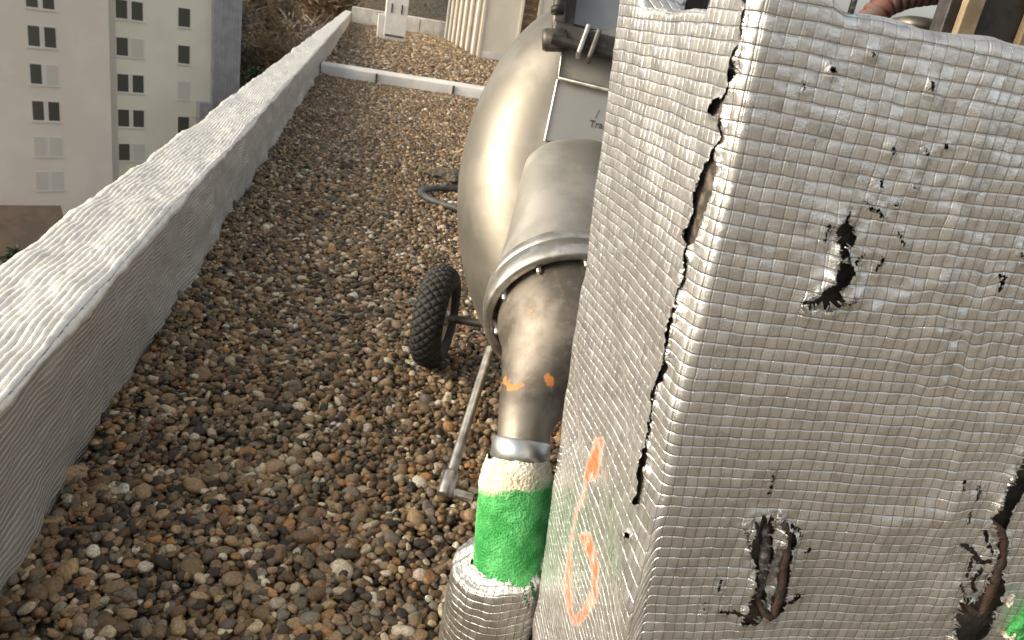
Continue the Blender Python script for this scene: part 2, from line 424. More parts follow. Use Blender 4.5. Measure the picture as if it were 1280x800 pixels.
def field(x0, x1, y0, y1, step, size, sub, seed, layers=2, xr=None):
    r = np.random.default_rng(seed)
    for L in range(layers):
        gx, gy = np.meshgrid(np.arange(x0, x1, step), np.arange(y0, y1, step), indexing='ij')
        gx = gx.ravel() + r.uniform(-.6, .6, gx.size) * step; gy = gy.ravel() + r.uniform(-.6, .6, gy.size) * step
        keep = gx > -.598
        if xr is not None: keep &= gx < xr(gy)
        keep &= ~((gx > .42) & (gx < 1.02) & (gy > .68) & (gy < 1.06))
        gx, gy = gx[keep], gy[keep]; n = gx.size
        sz = size * np.exp(r.normal(0, .30, n)) * (1.0 if L == 0 else .85)
        zz = (-.004 if L == 0 else -.016) + r.uniform(-.006, .006, n) + .012 * fbm(gx * 2.2, gy * 2.2, seed=5)
        pile = .035 * np.exp(-((gx + .60) / .10) ** 2) * (vnoise(gy * 2.5, gy * 0, seed=8) * .5 + .6)
        scatter(gx, gy, zz + pile, sz, sub, seed * 10 + L)
field(-.61, .95, .80, 1.75, .0186, .0121, 3, 21)
field(-.61, 1.30, 1.75, 4.2, .0186, .0121, 2, 22)
field(-.61, 2.40, 4.2, 12.2, .0225, .0145, 1, 23, layers=2, xr=lambda y: .9 + .16 * y)
field(-.61, 7.0, 12.9, 35.0, .055, .034, 1, 24, layers=1, xr=lambda y: 1.2 + .18 * y)
gr = mesh_np("gravel", np.concatenate(GV), np.concatenate(GF), M_STONE, attrs={"tint": np.concatenate(GC)})
tag(gr, "loose brown river gravel covering the flat roof", kind="stuff")

# ------------------------------------------------------------------ parapet wrapped in foil
def parapet():
    XI, XO, H, R = -.605, -.885, .379, .020
    prof = []                                                    # (x, z, nx, nz)
    for z in np.linspace(-.06, H - R, 34): prof.append((XI, z, 1, 0))
    for a in np.linspace(0, pi / 2, 7)[1:]: prof.append((XI - R + R * cos(a), H - R + R * sin(a), cos(a), sin(a)))
    for x in np.linspace(XI - R, XO + R, 90)[1:]: prof.append((x, H, 0, 1))
    for a in np.linspace(pi / 2, pi, 7)[1:]: prof.append((XO + R + R * cos(a), H - R + R * sin(a), cos(a), sin(a)))
    for z in np.linspace(H - R, -.55, 12)[1:]: prof.append((XO, z, -1, 0))
    prof = np.array(prof)
    arc = np.r_[0, np.cumsum(np.hypot(np.diff(prof[:, 0]), np.diff(prof[:, 1])))]
    ys = [-2.5]
    while ys[-1] < 36.5: ys.append(ys[-1] + max(.012, .012 * max(ys[-1], 0) * .55))
    ys = np.array(ys)
    A, P_ = np.meshgrid(np.arange(len(ys)), np.arange(len(prof)), indexing='ij')
    y = ys[A]; s = arc[P_]; pr = prof[P_]
    d = .010 * fbm(y * 2.1, s * 4, seed=31) + .0045 * fbm(y * 9, s * 12, seed=32) + .0016 * fbm(y * 34, s * 30, seed=33)
    sag = .006 * vnoise(y * .9, y * 0, seed=35)                   # sagging, uneven edge
    low = sstep(.12, .02, s - .06)                                # loose flapping hem just above the gravel
    d = d + low * (.010 + .014 * vnoise(y * 5.5, y * 0, seed=36))
    top = (pr[..., 3] > .2) * 1.0
    d = d + top * .0022 * np.abs(np.sin(pi * ((s - .41) / .0170 + .41 / .0145 + .45 * fbm(y * 1.5, s * 1.5, seed=42) + .10 * fbm(y * 8, s * 3, seed=43))))   # pillowed rows on the coping
    V = np.stack([pr[..., 0] + pr[..., 2] * d, y, pr[..., 1] + pr[..., 3] * d + sag * sstep(.1, .36, s)], -1)
    wu = y / .040 + .3 * fbm(y * 1.2, s * 3, seed=41)
    wv = np.where(top > 0, (s - .41) / .0170 + .41 / .0145 + .45 * fbm(y * 1.5, s * 1.5, seed=42) + .10 * fbm(y * 8, s * 3, seed=43), s / .0145 + .7 * fbm(y * 2.4, s * 1.5, seed=42) + .2 * fbm(y * 9, s * 3, seed=43))
    hole = np.full(y.shape, -9.0)
    px, py = proj(V.reshape(-1, 3)); px = px.reshape(y.shape); py = py.reshape(y.shape)
    for (a, b, c, e, w) in ((293, 252, 294, 274, 2.0), (146, 522, 126, 540, 1.5)):
        t = np.clip(((px - a) * (c - a) + (py - b) * (e - b)) / ((c - a) ** 2 + (e - b) ** 2), 0, 1)
        dd = np.hypot(px - a - t * (c - a), py - b - t * (e - b)); hole = np.where(pr[..., 2] > .5, np.maximum(hole, w - dd), hole)
    root = empty("parapet")
    mesh_np("foil_wrap", V.reshape(-1, 3), grid_faces(len(ys), len(prof))[:, ::-1], M_FOILP, root,
            uv=np.stack([wu, wv], -1).reshape(-1, 2), attrs={"hole": hole.ravel(), "coping": top.ravel()})
    m = MB(); m.box(((XI + XO) / 2, 17, -.08), (.22, 39, .80)); m.build("core", M_MASTIC, root)
    tag(root, "low parapet wrapped in wrinkled pale foil along the roof edge", "parapet")
parapet()

# outer wall of our own building under the parapet
m = MB(); m.box((-.74, 15, -10.45), (.24, 44, 19.8))
w = m.build("outer_wall", simple("render_coat", (.5, .48, .44), .9, scale=.6)); tag(w, "plain rendered outer wall below the parapet", "wall")

# pale upstand dividing the gravel fields
def upstand(name, a, b, h, w, label, joints, wav=.012):
    a, b = np.array(a, float), np.array(b, float); L = np.linalg.norm(b - a); t = (b - a) / L; nrm = np.array([t[1], -t[0], 0])
    n = int(L / .08) + 2; ss = np.linspace(0, L, n); V = []
    pr = [(w / 2 + .01, -.04), (w / 2, h * .5), (w / 2 - .006, h - .02), (w / 2 - .03, h), (0, h + .006), (-w / 2 + .03, h), (-w / 2, h - .02), (-w / 2 - .01, -.04)]
    for q in ss:
        for k, (o, z) in enumerate(pr):
            V.append(a + t * q + nrm * (o + wav * float(vnoise(q * 2.2, k * .4, seed=51))) + _z * (z + (wav * .8 * float(vnoise(q * 1.7, 3.3, seed=52)) if z > 0 else 0)))
    root = empty(name)
    mesh_np("membrane", V, grid_faces(n, len(pr))[:, ::-1], M_FLASH, root, smooth=False)
    for q in np.arange(joints * .7, L, joints):
        j = MB(); c = a + t * q; j.box(c + nrm * (w / 2 + .006) + _z * h * .47, (.03, .02, h * .86), (t, nrm, _z)); j.build("seam", M_CAST, root)
    return tag(root, label, "upstand")
upstand("roof_upstand", (-.57, 12.35, 0), (12.8, 12.05, 0), .145, .52, "low white upstand crossing the gravel between the two roof fields", 1.15)
upstand("end_parapet", (-.57, 34.6, 0), (12.8, 36.2, 0), .62, .36, "white parapet closing the far end of the gravel roof", 4.0, .02)

# ------------------------------------------------------------------ foil wrapped box
YB, LB, RB = .65, .40, .013
def xlean(z): return .32 + .066 * (1.25 - z)
def seg_d(px, py, pts, closed=False):
    pts = np.asarray(pts, float); d = np.full(px.shape, 1e9)
    q = np.vstack([pts, pts[:1]]) if closed else pts
    for (a, b), (c, e) in zip(q[:-1], q[1:]):
        t = np.clip(((px - a) * (c - a) + (py - b) * (e - b)) / ((c - a) ** 2 + (e - b) ** 2 + 1e-9), 0, 1)
        d = np.minimum(d, np.hypot(px - a - t * (c - a), py - b - t * (e - b)))
    return d
def poly_sd(px, py, pts):
    pts = np.asarray(pts, float); d = seg_d(px, py, pts, True); ins = np.zeros(px.shape, bool)
    for (x1, y1), (x2, y2) in zip(pts, np.roll(pts, -1, 0)):
        c = ((y1 > py) != (y2 > py)) & (px < (x2 - x1) * (py - y1) / (y2 - y1 + 1e-9) + x1); ins ^= c
    return np.where(ins, d, -d)

FRONT_POLYS = [
    [(1064, 262), (1061, 279), (1070, 284), (1070, 299), (1060, 312), (1060, 326), (1065, 340), (1052, 357), (1045, 360), (1049, 370), (1054, 380),
     (1035, 389), (1020, 384), (1004, 389), (1022, 362), (1037, 351), (1035, 344), (1044, 334), (1047, 306), (1045, 297), (1046, 278), (1055, 279)],
    [(944, 650), (958, 646), (969, 648), (965, 690), (958, 728), (955, 762), (946, 780), (924, 778), (931, 762), (939, 740), (944, 705), (937, 690)],
    [(972, 648), (992, 664), (987, 720), (981, 752), (972, 770), (958, 775), (960, 766), (970, 740), (978, 700), (980, 670)],
    [(1284, 562), (1258, 612), (1240, 650), (1246, 668), (1244, 700), (1232, 735), (1222, 752), (1206, 745), (1196, 762), (1190, 806), (1206, 850), (1216, 806),
     (1242, 776), (1258, 690), (1256, 655), (1272, 622), (1292, 586)],
]
FRONT_SEGS = [([(1204, 682), (1216, 688), (1224, 702), (1236, 700)], 3.2), ([(1216, 700), (1208, 722)], 2.2), ([(1226, 712), (1214, 730), (1220, 740)], 2.6), ([(1200, 730), (1206, 742)], 2.0), ([(1232, 664), (1238, 690)], 2.4),
              ([(1012, 372), (1002, 380)], 1.6), ([(1066, 372), (1058, 379), (1040, 376)], 1.5), ([(1078, 318), (1068, 330)], 1.8), ([(950, 655), (944, 672), (946, 690)], 2.4),
              ([(1088, 261), (1096, 263), (1101, 270)], 2.6), ([(1121, 291), (1128, 306)], 1.6), ([(1036, 279), (1030, 301)], 2.2), ([(1102, 323), (1095, 338)], 2.2),
              ([(1042, 85), (1042, 89)], 3.2), ([(1163, 104), (1161, 112)], 3.0), ([(1093, 67), (1093, 69)], 1.8), ([(1007, 104), (1007, 112)], 1.3),
              ([(1114, 186), (1115, 191)], 2.0), ([(1155, 185), (1157, 193)], 1.9), ([(1180, 182), (1181, 184)], 2.8), ([(1101, 224), (1101, 236)], 2.0),
              ([(1140, 232), (1140, 233)], 2.0), ([(1081, 252), (1082, 253)], 1.6), ([(1119, 255), (1119, 256)], 2.2), ([(1250, 345), (1256, 346), (1249, 363)], 2.2),
              ([(1277, 318), (1281, 324)], 2.4), ([(967, 590), (962, 618)], 1.5), ([(901, 724), (898, 737)], 1.6), ([(900, 763), (926, 766)], 2.2),
              ([(984, 752), (990, 752), (999, 745)], 2.6), ([(1007, 690), (1012, 686)], 1.7), ([(988, 655), (999, 662), (1000, 668)], 2.0), ([(880, 752), (878, 766)], 1.2),
              ([(930, 660), (938, 690)], 1.5), ([(1206, 600), (1202, 612)], 1.4), ([(1225, 610), (1221, 625)], 2.0), ([(1216, 640), (1212, 655)], 1.6)]
LEFT_CRACK = [([(936, -6), (929, 45), (919, 86), (912, 112), (901, 134), (903, 150), (897, 180), (888, 204)], 2.2), ([(889, 206), (876, 250), (865, 298)], 7.5),
              ([(900, 128), (895, 140)], 5.5), ([(865, 298), (850, 380)], 1.6), ([(848, 388), (842, 422), (829, 475)], 3.4), ([(829, 475), (813, 538), (808, 570)], 1.6),
              ([(810, 562), (804, 595), (798, 627)], 4.0), ([(787, 668), (788, 671)], 2.4)]
PAINT = [([(748, 553), (744, 574), (738, 596)], 7.0, 1.7), ([(736, 600), (722, 645), (713, 690)], 3.4, .62), ([(735, 672), (742, 690)], 8.0, 1.5),
         ([(742, 690), (746, 712), (744, 740), (733, 764), (722, 778)], 5.5, 1.45), ([(722, 778), (712, 764), (709, 730), (713, 694)], 5.0, 1.0)]

def wrapped_box():
    cell = .0132
    c0 = -(.06 + RB * pi / 2)
    us = np.arange(c0, 1.02, .0030)
    zz = np.r_[np.arange(0, .30, .01), np.arange(.30, 1.50, .0030)]
    U, S = np.meshgrid(us, zz, indexing='ij')
    L1, q = LB - RB, RB * pi / 2
    # ground plan: back return, far corner, left face, near corner, front face
    lx = np.zeros_like(U); ly = np.zeros_like(U); nx_ = np.zeros_like(U); ny_ = np.zeros_like(U)
    a = U < -q; lx[a] = RB - (U[a] + q); ly[a] = LB; ny_[a] = 1
    a = (U >= -q) & (U < 0); t = (-U[a]) / RB; lx[a] = RB - RB * np.cos(t); ly[a] = LB - RB + RB * np.sin(t); nx_[a] = -np.cos(t); ny_[a] = np.sin(t)
    a = (U >= 0) & (U < L1 - 0); ly[a] = LB - RB - U[a] * (LB - 2 * RB) / L1; nx_[a] = -1
    a = (U >= L1) & (U < L1 + q); t = (U[a] - L1) / RB; lx[a] = RB - RB * np.cos(t); ly[a] = RB - RB * np.sin(t); nx_[a] = -np.cos(t); ny_[a] = -np.sin(t)
    a = U >= L1 + q; lx[a] = RB + U[a] - L1 - q; ny_[a] = -1
    # top line: a dip in the left face and a lower front edge
    T = np.where(U < L1 + q + .5, 1.30, 1.30)
    T = T - .062 * sstep(.055, .085, U) * (1 - sstep(.275, .305, U))
    T = T - .044 * sstep(L1 + q + .02, L1 + q + .075, U) - .006 * sstep(.6, .9, U)
    T = T + .004 * fbm(us[:, None] * 14, us[:, None] * 0, seed=61)
    r = .012; base = T - r
    over = np.clip(S - base, 0, None); th = np.clip(over / r, 0, pi / 2)
    inw = np.clip(over - r * pi / 2, 0, .045); dn = np.clip(over - r * pi / 2 - .045, 0, .12)
    z = np.where(S < base, S, base + r * np.sin(th)) - dn
    off = -(r - r * np.cos(th)) - inw
    nrm_xy = np.cos(th); nz = np.sin(th)
    # dents, wrinkles and puckers
    w = .0030 * fbm(U * 5, S * 4, seed=62) + .0009 * fbm(U * 15, S * 12, seed=63) + .0004 * fbm(U * 60, S * 60, seed=64)
    front = sstep(L1, L1 + q, U)
    lx2 = lx + xlean(np.clip(S, 0, 1.3)); ly2 = ly + YB
    P0 = np.stack([lx2, ly2, z], -1)
    px, py = proj(P0.reshape(-1, 3)); px = px.reshape(U.shape); py = py.reshape(U.shape)
    def blob(cx, cy, rx, ry): return np.exp(-((px - cx) / rx) ** 2 - ((py - cy) / ry) ** 2)
    F_ = front > .5
    ridge = 1 - np.abs(fbm(U * 30 + .3 * fbm(U * 20, S * 20, seed=69), S * 26, seed=65))
    w = w + F_ * (blob(1200, 400, 110, 90) * .0035 * ridge + blob(1045, 345, 75, 70) * .004 * fbm(U * 38, S * 32, seed=66) + blob(960, 700, 60, 80) * .003 * fbm(U * 45, S * 40, seed=67)
                  + blob(1200, 640, 70, 190) * .005 * fbm(U * 22, S * 13, seed=68) + blob(1180, 200, 90, 60) * .0025 * ridge)
    # long slack fold running down the right of the front
    fold = seg_d(px, py, [(1245, 60), (1215, 200), (1180, 330), (1160, 470), (1190, 620), (1170, 760)])
    w = w + F_ * .003 * np.exp(-(fold / 16) ** 2) + F_ * .004 * np.exp(-(seg_d(px, py, [(1270, 600), (1190, 640), (1100, 660)]) / 14) ** 2)
    w = w + (1 - front) * (U > 0) * .003 * fbm(U * 8 + S * 9, S * 3, seed=70)
    hole = np.full(U.shape, -30.0); use = S < base
    for p in FRONT_POLYS: hole = np.where(F_ & use, np.maximum(hole, poly_sd(px, py, p)), hole)
    big = hole.copy()
    for p, k in FRONT_SEGS: hole = np.where(F_ & use, np.maximum(hole, k - seg_d(px, py, p)), hole)
    for p, k in LEFT_CRACK: hole = np.where((~F_) & (S < 1.29) & (U > .1), np.maximum(hole, 1.7 * (k - seg_d(px, py, p))), hole)
    big = np.where(F_, np.maximum(big, hole - 9), hole)
    curl = np.exp(-np.clip(-big, 0, 40) / 7.0) * (big > -29)
    w = w + curl * (.0032 + .0055 * fbm(U * 70, S * 70, seed=71)) * np.where(F_, 1.0, .8)
    # overlapped strip beside the crack stands slightly proud
    cr = seg_d(px, py, [(936, -6), (912, 112), (885, 205), (865, 298), (842, 422), (813, 538), (798, 627), (770, 800)])
    w = w + (~F_) * (U > .22) * .0028 * np.exp(-(cr / 20) ** 2)
    paint = np.zeros(U.shape)
    for p, k, st in PAINT: paint = np.maximum(paint, (~F_) * st * np.clip(1.25 - seg_d(px, py, p) / k, 0, 1))
    off = off + w * nrm_xy
    V = np.stack([lx2 + nx_ * off, ly2 + ny_ * off, z + nz * w], -1)
    lens = fbm(U * 4, S * 4, seed=72)
    gu = U / cell + .35 * lens + .10 * fbm(U * 13, S * 13, seed=73); gv = S / cell + .26 * fbm(U * 3.5, S * 4, seed=74) + .07 * fbm(U * 14, S * 11, seed=75)
    gv = gv + F_ * blob(1210, 420, 90, 100) * .35 * fbm(U * 40, S * 30, seed=76)
    # on the lower left face the film is stretched so that its threads run askew
    low = (1 - front) * sstep(.78, .5, S) * sstep(-.01, .05, U)
    gv = gv + low * (U / cell) * .22
    root = empty("wrapped_box")
    m = MB(); i = .009
    m.hexa([(xlean(0) + i, YB + i, 0), (xlean(0) + .6, YB + i, 0), (xlean(0) + .6, YB + LB - i, 0), (xlean(0) + i, YB + LB - i, 0),
            (xlean(1.19) + i, YB + i, 1.19), (xlean(1.19) + .6, YB + i, 1.19), (xlean(1.19) + .6, YB + LB - i, 1.19), (xlean(1.19) + i, YB + LB - i, 1.19)])
    m.build("insulation_core", M_MASTIC, root)
    m = MB(); a_, b_ = YB + .012, YB + .085
    m.hexa([(xlean(.55) + .0055, a_, .55), (xlean(.55) + .0085, a_, .55), (xlean(.55) + .0085, b_, .55), (xlean(.55) + .0055, b_, .55),
            (xlean(1.19) + .0055, a_, 1.19), (xlean(1.19) + .0085, a_, 1.19), (xlean(1.19) + .0085, b_, 1.19), (xlean(1.19) + .0055, b_, 1.19)])
    m.build("felt_strip", simple("grey_brown_felt", (.15, .125, .10), .95, scale=60, c2=(.045, .038, .032), bump=.8, bscale=180, bdist=.004), root)
    # torn ends of the film curling out along the edges of the big tears
    rg = np.random.default_rng(77); SV, SF, SU = [], [], []
    def shreds(pts, n_, lmin, lmax):
        pts = np.array(pts, float); seg = np.linalg.norm(np.diff(pts, axis=0), axis=1); cu_ = np.r_[0, np.cumsum(seg)]
        for _ in range(n_):
            d_ = rg.uniform(0, cu_[-1]); i_ = min(np.searchsorted(cu_, d_, 'right') - 1, len(seg) - 1)
            e_ = pts[i_] + (pts[i_ + 1] - pts[i_]) * (d_ - cu_[i_]) / seg[i_]; tn = (pts[i_ + 1] - pts[i_]) / seg[i_]; nn = np.array([tn[1], -tn[0]])
            L_ = rg.uniform(lmin, lmax); wd_ = rg.uniform(1.2, 3.4); sk = rg.uniform(-.6, .6); out = rg.uniform(.001, .006); b_ = len(SV)
            for f_ in (0, .35, .7, 1):
                c_ = e_ + (nn + tn * sk) * L_ * (f_ - .25); hw = tn * wd_ * (1 - f_ * .85); y_ = YB - .0012 - out * math.sin(f_ * 2.4)
                for sg in (-1, 1): SV.append(onY(*(c_ + hw * sg), y_)); SU.append((rg.random(), f_))
            for f_ in range(3): SF.append((b_ + 2 * f_, b_ + 2 * f_ + 1, b_ + 2 * f_ + 3, b_ + 2 * f_ + 2))
    shreds([(1003, 389), (1020, 386), (1035, 390), (1054, 380)], 16, 7, 15); shreds([(1046, 278), (1045, 297), (1047, 306), (1044, 334), (1035, 344)], 8, 4, 10)
    shreds([(1065, 340), (1060, 326), (1060, 312), (1070, 299), (1070, 284)], 9, 4, 10); shreds([(937, 690), (944, 705), (939, 740), (931, 762), (924, 778)], 12, 5, 12)
    shreds([(946, 780), (955, 762), (958, 728), (965, 690), (969, 648)], 12, 4, 9); shreds([(944, 650), (958, 646), (975, 640), (992, 664)][::-1], 10, 5, 12)
    shreds([(1190, 806), (1196, 762), (1206, 745), (1222, 752), (1232, 735), (1244, 700), (1240, 650), (1258, 612), (1284, 562)][::-1], 30, 5, 13)
    GFc = grid_faces(len(us), len(zz)); nb = U.size; ns = len(SV)
    sk_ = mesh_np("foil_skin", np.vstack([V.reshape(-1, 3), SV]), np.vstack([GFc, np.array(SF) + nb]), M_FOIL, root,
                  uv=np.vstack([np.stack([gu, gv], -1).reshape(-1, 2), SU]), attrs={"hole": np.r_[hole.ravel(), np.full(ns, -30.0)], "paint": np.r_[paint.ravel(), np.zeros(ns)]})
    sk_.data.materials.append(M_SHRED); sk_.data.polygons.foreach_set("material_index", np.r_[np.zeros(len(GFc), np.int32), np.ones(len(SF), np.int32)])
    # rusty iron loop in the lower tear and its neighbour beside the seam
    def loop(pix, Y, rad_, mat, closed):
        pts = np.array([onY(a, b, Y) for a, b in pix]); k = []
        if not closed: pts[0] += np.array([0, .012, 0]); pts[-1] += np.array([0, .012, 0])
        n = len(pts); rng = range(n if closed else n - 1)
        for i_ in rng:                                           # Catmull-Rom through the points
            p0, p1, p2, p3 = (pts[(i_ - 1) % n] if closed or i_ else pts[0], pts[i_], pts[(i_ + 1) % n], pts[(i_ + 2) % n] if closed or i_ < n - 2 else pts[-1])
            for t in np.linspace(0, 1, 7)[:-1]:
                k.append(.5 * (2 * p1 + (p2 - p0) * t + (2 * p0 - 5 * p1 + 4 * p2 - p3) * t * t + (3 * p1 - p0 - 3 * p2 + p3) * t ** 3))
        if not closed: k.append(pts[-1])
        k = np.array(k); k += .0012 * np.stack([vnoise(np.arange(len(k)) * .7, np.zeros(len(k)), seed=s_) for s_ in (1, 2, 3)], -1)
        mm = MB(); mm.tube(k, rad_ * (1 + .14 * vnoise(np.arange(len(k)) * .9, np.zeros(len(k)), seed=9)), 10, closed)
        return mm.build("step_iron", mat, root)
    loop([(968, 650), (981, 656), (984, 676), (979, 712), (973, 748), (966, 768), (956, 766), (948, 752)], YB - .003, .0043, M_RUST, False)
    s2 = loop([(962, 657), (956, 690), (951, 725), (949, 757)], YB + .001, .0062, M_GREYROD, False)
    s2["label"] = "grey flattened steel leg"
    loop([(1238, 652), (1251, 664), (1254, 684), (1247, 712), (1236, 742), (1224, 766), (1206, 756)], YB - .002, .0050, M_RUST, False)
    m = MB(); p = onY(1063, 18, YB + .01); m.tube([p + np.array([0, 0, -.01]), p + np.array([-.001, .0, .05])], .0028, 8); m.build("wire_pin", M_GREYROD, root)
    tag(root, "tall upright block wrapped in silver foil with torn black patches", "insulated box")
wrapped_box()

# green sprayed foam wedged at the right edge of the block
def lump(name, c, rads, mat, seed, parent=None, sub=4, amp=.3, fr=1.6):
    tv, tf = ico(sub); d = 1 + amp * fbm(tv[:, 0] * fr + seed, tv[:, 1] * fr, tv[:, 2] * fr, 3, seed=seed)
    return mesh_np(name, np.asarray(c) + tv * d[:, None] * np.asarray(rads), tf, mat, parent, attrs={"cover": np.full(len(tv), 1.0 if mat is M_GREEN else 0.0)})
r_ = empty("foam_lump")
lump("painted_foam", onY(1284, 776, YB - .004), (.019, .014, .034), M_GREEN, 3, r_, amp=.5, fr=2.4)
lump("bare_foam", onY(1261, 750, YB - .003), (.007, .006, .009), M_FOAM, 5, r_, amp=.5, fr=2.2)
lump("bare_foam", onY(1262, 792, YB - .003), (.005, .006, .009), M_FOAM, 6, r_, amp=.5, fr=2.2)
tag(r_, "small green sprayed foam lump stuck to the right edge of the foil block", "foam")

# ------------------------------------------------------------------ machine behind the block
def machine():
    root = empty("site_machine")
    ZC = 2.32; C = onD(760, 265, ZC); a, b, c = 190 / F_PX * ZC * .985, 265 / F_PX * ZC * .985, .50
    nu_, nv_ = 129, 80
    th, ph = np.meshgrid(np.linspace(0, 2 * pi, nu_), np.linspace(.001, pi - .001, nv_), indexing='ij')
    x = np.sin(ph) * np.cos(th); y = np.sin(ph) * np.sin(th); w = np.cos(ph)
    e = .92; ww = np.sign(w) * np.abs(w) ** e * c
    lim = .34; k_ = .055; ww = -k_ * np.log(np.exp(-ww / k_) + np.exp(-(lim + .02) / k_))
    d = 1 + .006 * fbm(x * 3, y * 3, w * 3, 2, seed=81)
    V = C + RT * (x * a * d)[..., None] + UP * (y * b * d)[..., None] - FWD * ww[..., None]
    mesh_np("vessel", V.reshape(-1, 3), grid_faces(nu_, nv_), M_STEEL, root)
    D0 = ZC - lim - .010                                          # front plane
    def slab(pix, D, t, mat, name, par=root, bev=.003):
        m = MB(); P = [onD(px, py, D + t) for px, py in pix] + [onD(px, py, D) for px, py in pix]
        n = len(pix); m.add(P, [tuple(range(n)), tuple(range(2 * n - 1, n - 1, -1))] + [(i, (i + 1) % n + 0, n + (i + 1) % n, n + i)[::-1] for i in range(n)])
        return m.build(name, mat, par, bev)
    slab([(704, 40), (698, 96), (860, 134), (860, 30)], D0 - .030, .03, simple("darker_sheet", (.36, .34, .30), .5, .8), "upper_sheet")  # slightly darker grey sheet below the hatch
    lp = MB(); lp.tube([onD(706, 40, D0 - .033), onD(698, 97, D0 - .036), onD(860, 136, D0 - .036)], .0055, 8); lp.build("folded_lip", M_ALU, root)
    fs = slab([(697, 99), (681, 176), (860, 214), (860, 138)], D0 - .016, .02, M_SHEET, "front_sheet")
    lp = MB(); lp.tube([onD(697, 100, D0 - .018), onD(681, 176, D0 - .018)], .0035, 8); lp.build("folded_lip", M_ALU, root)
    # stencilled letters, mostly hidden by the block
    cu = bpy.data.curves.new("letters", 'FONT'); cu.body = "Tra"; cu.size = .025; cu.extrude = .0006
    tmp = bpy.data.objects.new("letters_source", cu); COL.objects.link(tmp)
    bpy.context.view_layer.update(); lm = bpy.data.meshes.new_from_object(tmp.evaluated_get(bpy.context.evaluated_depsgraph_get())); bpy.data.objects.remove(tmp)
    to = bpy.data.objects.new("letters", lm); COL.objects.link(to); to.parent = root; lm.materials.clear(); lm.materials.append(M_CAST)
    p = onD(736, 158, D0 - .0185); to.matrix_world = Matrix(((RT[0], UP[0], -FWD[0], p[0]), (RT[1], UP[1], -FWD[1], p[1]), (RT[2], UP[2], -FWD[2], p[2]), (0, 0, 0, 1))) @ Matrix.Rotation(rad(-9), 4, 'Z')
    m = MB(); m.tube([onD(744, 148, D0 - .0175), onD(749, 137, D0 - .0175)], .0008, 6); m.build("letter_stroke", M_BLACK, root)
    # chute swelling out of the front down to the clamp
    cen = [(716, 214, D0 + .05, 54), (713, 222, D0 - .005, 59), (711, 240, D0 - .045, 62), (709, 268, D0 - .09, 67), (707, 305, D0 - .15, 74), (706, 350, D0 - .21, 88)]
    V = []; n = 64
    RC = onD(702, 392, 1.70)
    for px, py, D, rp in cen:
        o = onD(px, py, D); r = rp / F_PX * D
        for j in range(n):
            t = 2 * pi * j / n; c_, s_ = cos(t), sin(t); ex = .74 + .26 * min(1, max(0, (py - 230) / 110)); V.append(o + RT * r * math.copysign(abs(c_) ** ex, c_) + (UP * .55 - FWD * .83) * r * math.copysign(abs(s_) ** ex, s_))
    mesh_np("chute", V, [((i * n + j), (i * n + (j + 1) % n), ((i + 1) * n + (j + 1) % n), ((i + 1) * n + j)) for i in range(len(cen) - 1) for j in range(n)], simple("pale_steel", (.50, .475, .43), .50, .85, scale=7, bump=.06, bscale=16, c2=(.38, .36, .32)), root)
    # clamp ring
    ax = onD(712, 440, 1.57) - onD(702, 372, 1.70); ax /= np.linalg.norm(ax)
    F0 = onD(710, 395, 1.69); Rr = 106 / F_PX * 1.69
    m = MB(); m.lathe([(Rr * .86, -.078), (Rr * .95, -.076), (Rr * .965, -.050), (Rr * .945, -.046), (Rr * .945, -.040), (Rr * 1.0, -.034), (Rr * 1.0, .012), (Rr * .975, .018), (Rr * .90, .018), (Rr * .89, -.012), (Rr * .80, -.014)], F0, ax, 72)
    ring = m.build("clamp_ring", M_ALU, root)
    ref = UP - ax * (UP @ ax); ref /= np.linalg.norm(ref); sid = np.cross(ref, ax)
    for ang in (-100, -64, -28, 8, 44, 80, 116, 152, 188, 224):
        q = F0 + (ref * cos(rad(ang)) + sid * sin(rad(ang))) * Rr * .855
        bm_ = MB(); bm_.lathe([(.010, -.012), (.010, .006), (.0055, .008), (.0055, .026), (.0001, .028)], q, ax, 12); bm_.build("bolt", M_ALU, ring)
    m = MB(); m.lathe([(Rr * .82, -.014), (Rr * .82, .006), (Rr * .79, .012), (Rr * .74, .014)], F0, ax, 64); m.build("inner_flange", M_STEEL, ring)
    # swept reducer pipe
    st = [(709, 398, 1.685, 88), (702, 432, 1.615, 82), (682, 472, 1.55, 60), (664, 506, 1.50, 42), (656, 536, 1.46, 34), (653, 562, 1.445, 33), (650, 584, 1.44, 33)]
    ts = np.linspace(0, len(st) - 1, 40); A = np.array(st, float)
    def cr(t):
        i = min(int(t), len(A) - 2); f = t - i; p0, p1, p2, p3 = A[max(i - 1, 0)], A[i], A[i + 1], A[min(i + 2, len(A) - 1)]
        return .5 * (2 * p1 + (p2 - p0) * f + (2 * p0 - 5 * p1 + 4 * p2 - p3) * f * f + (3 * p1 - p0 - 3 * p2 + p3) * f ** 3)
    K = np.array([cr(t) for t in ts]); pts = np.array([onD(k[0], k[1], k[2]) for k in K]); rr = K[:, 3] / F_PX * K[:, 2]
    # worn steel with spots of orange lacquer left on it
    t = NT("worn_pipe"); o = t.obj(); nz = t.noise(9, 5, .65, vec=o).outputs[0]; n2 = t.noise(17, 3, .5, vec=o).outputs[0]; n3 = t.noise(60, 5, .7, vec=o).outputs[0]
    cc = t.mix(t.ss(nz, .40, .62), (.15, .133, .112), (.25, .225, .19)); cc = t.mix(t.math('MULTIPLY', t.ss(n3, .55, .72), .5), cc, (.30, .27, .23))
    fo = t.ss(t.math('ADD', n2, t.math('MULTIPLY', t.math('SUBTRACT', n3, .5), .25)), .70, .715)
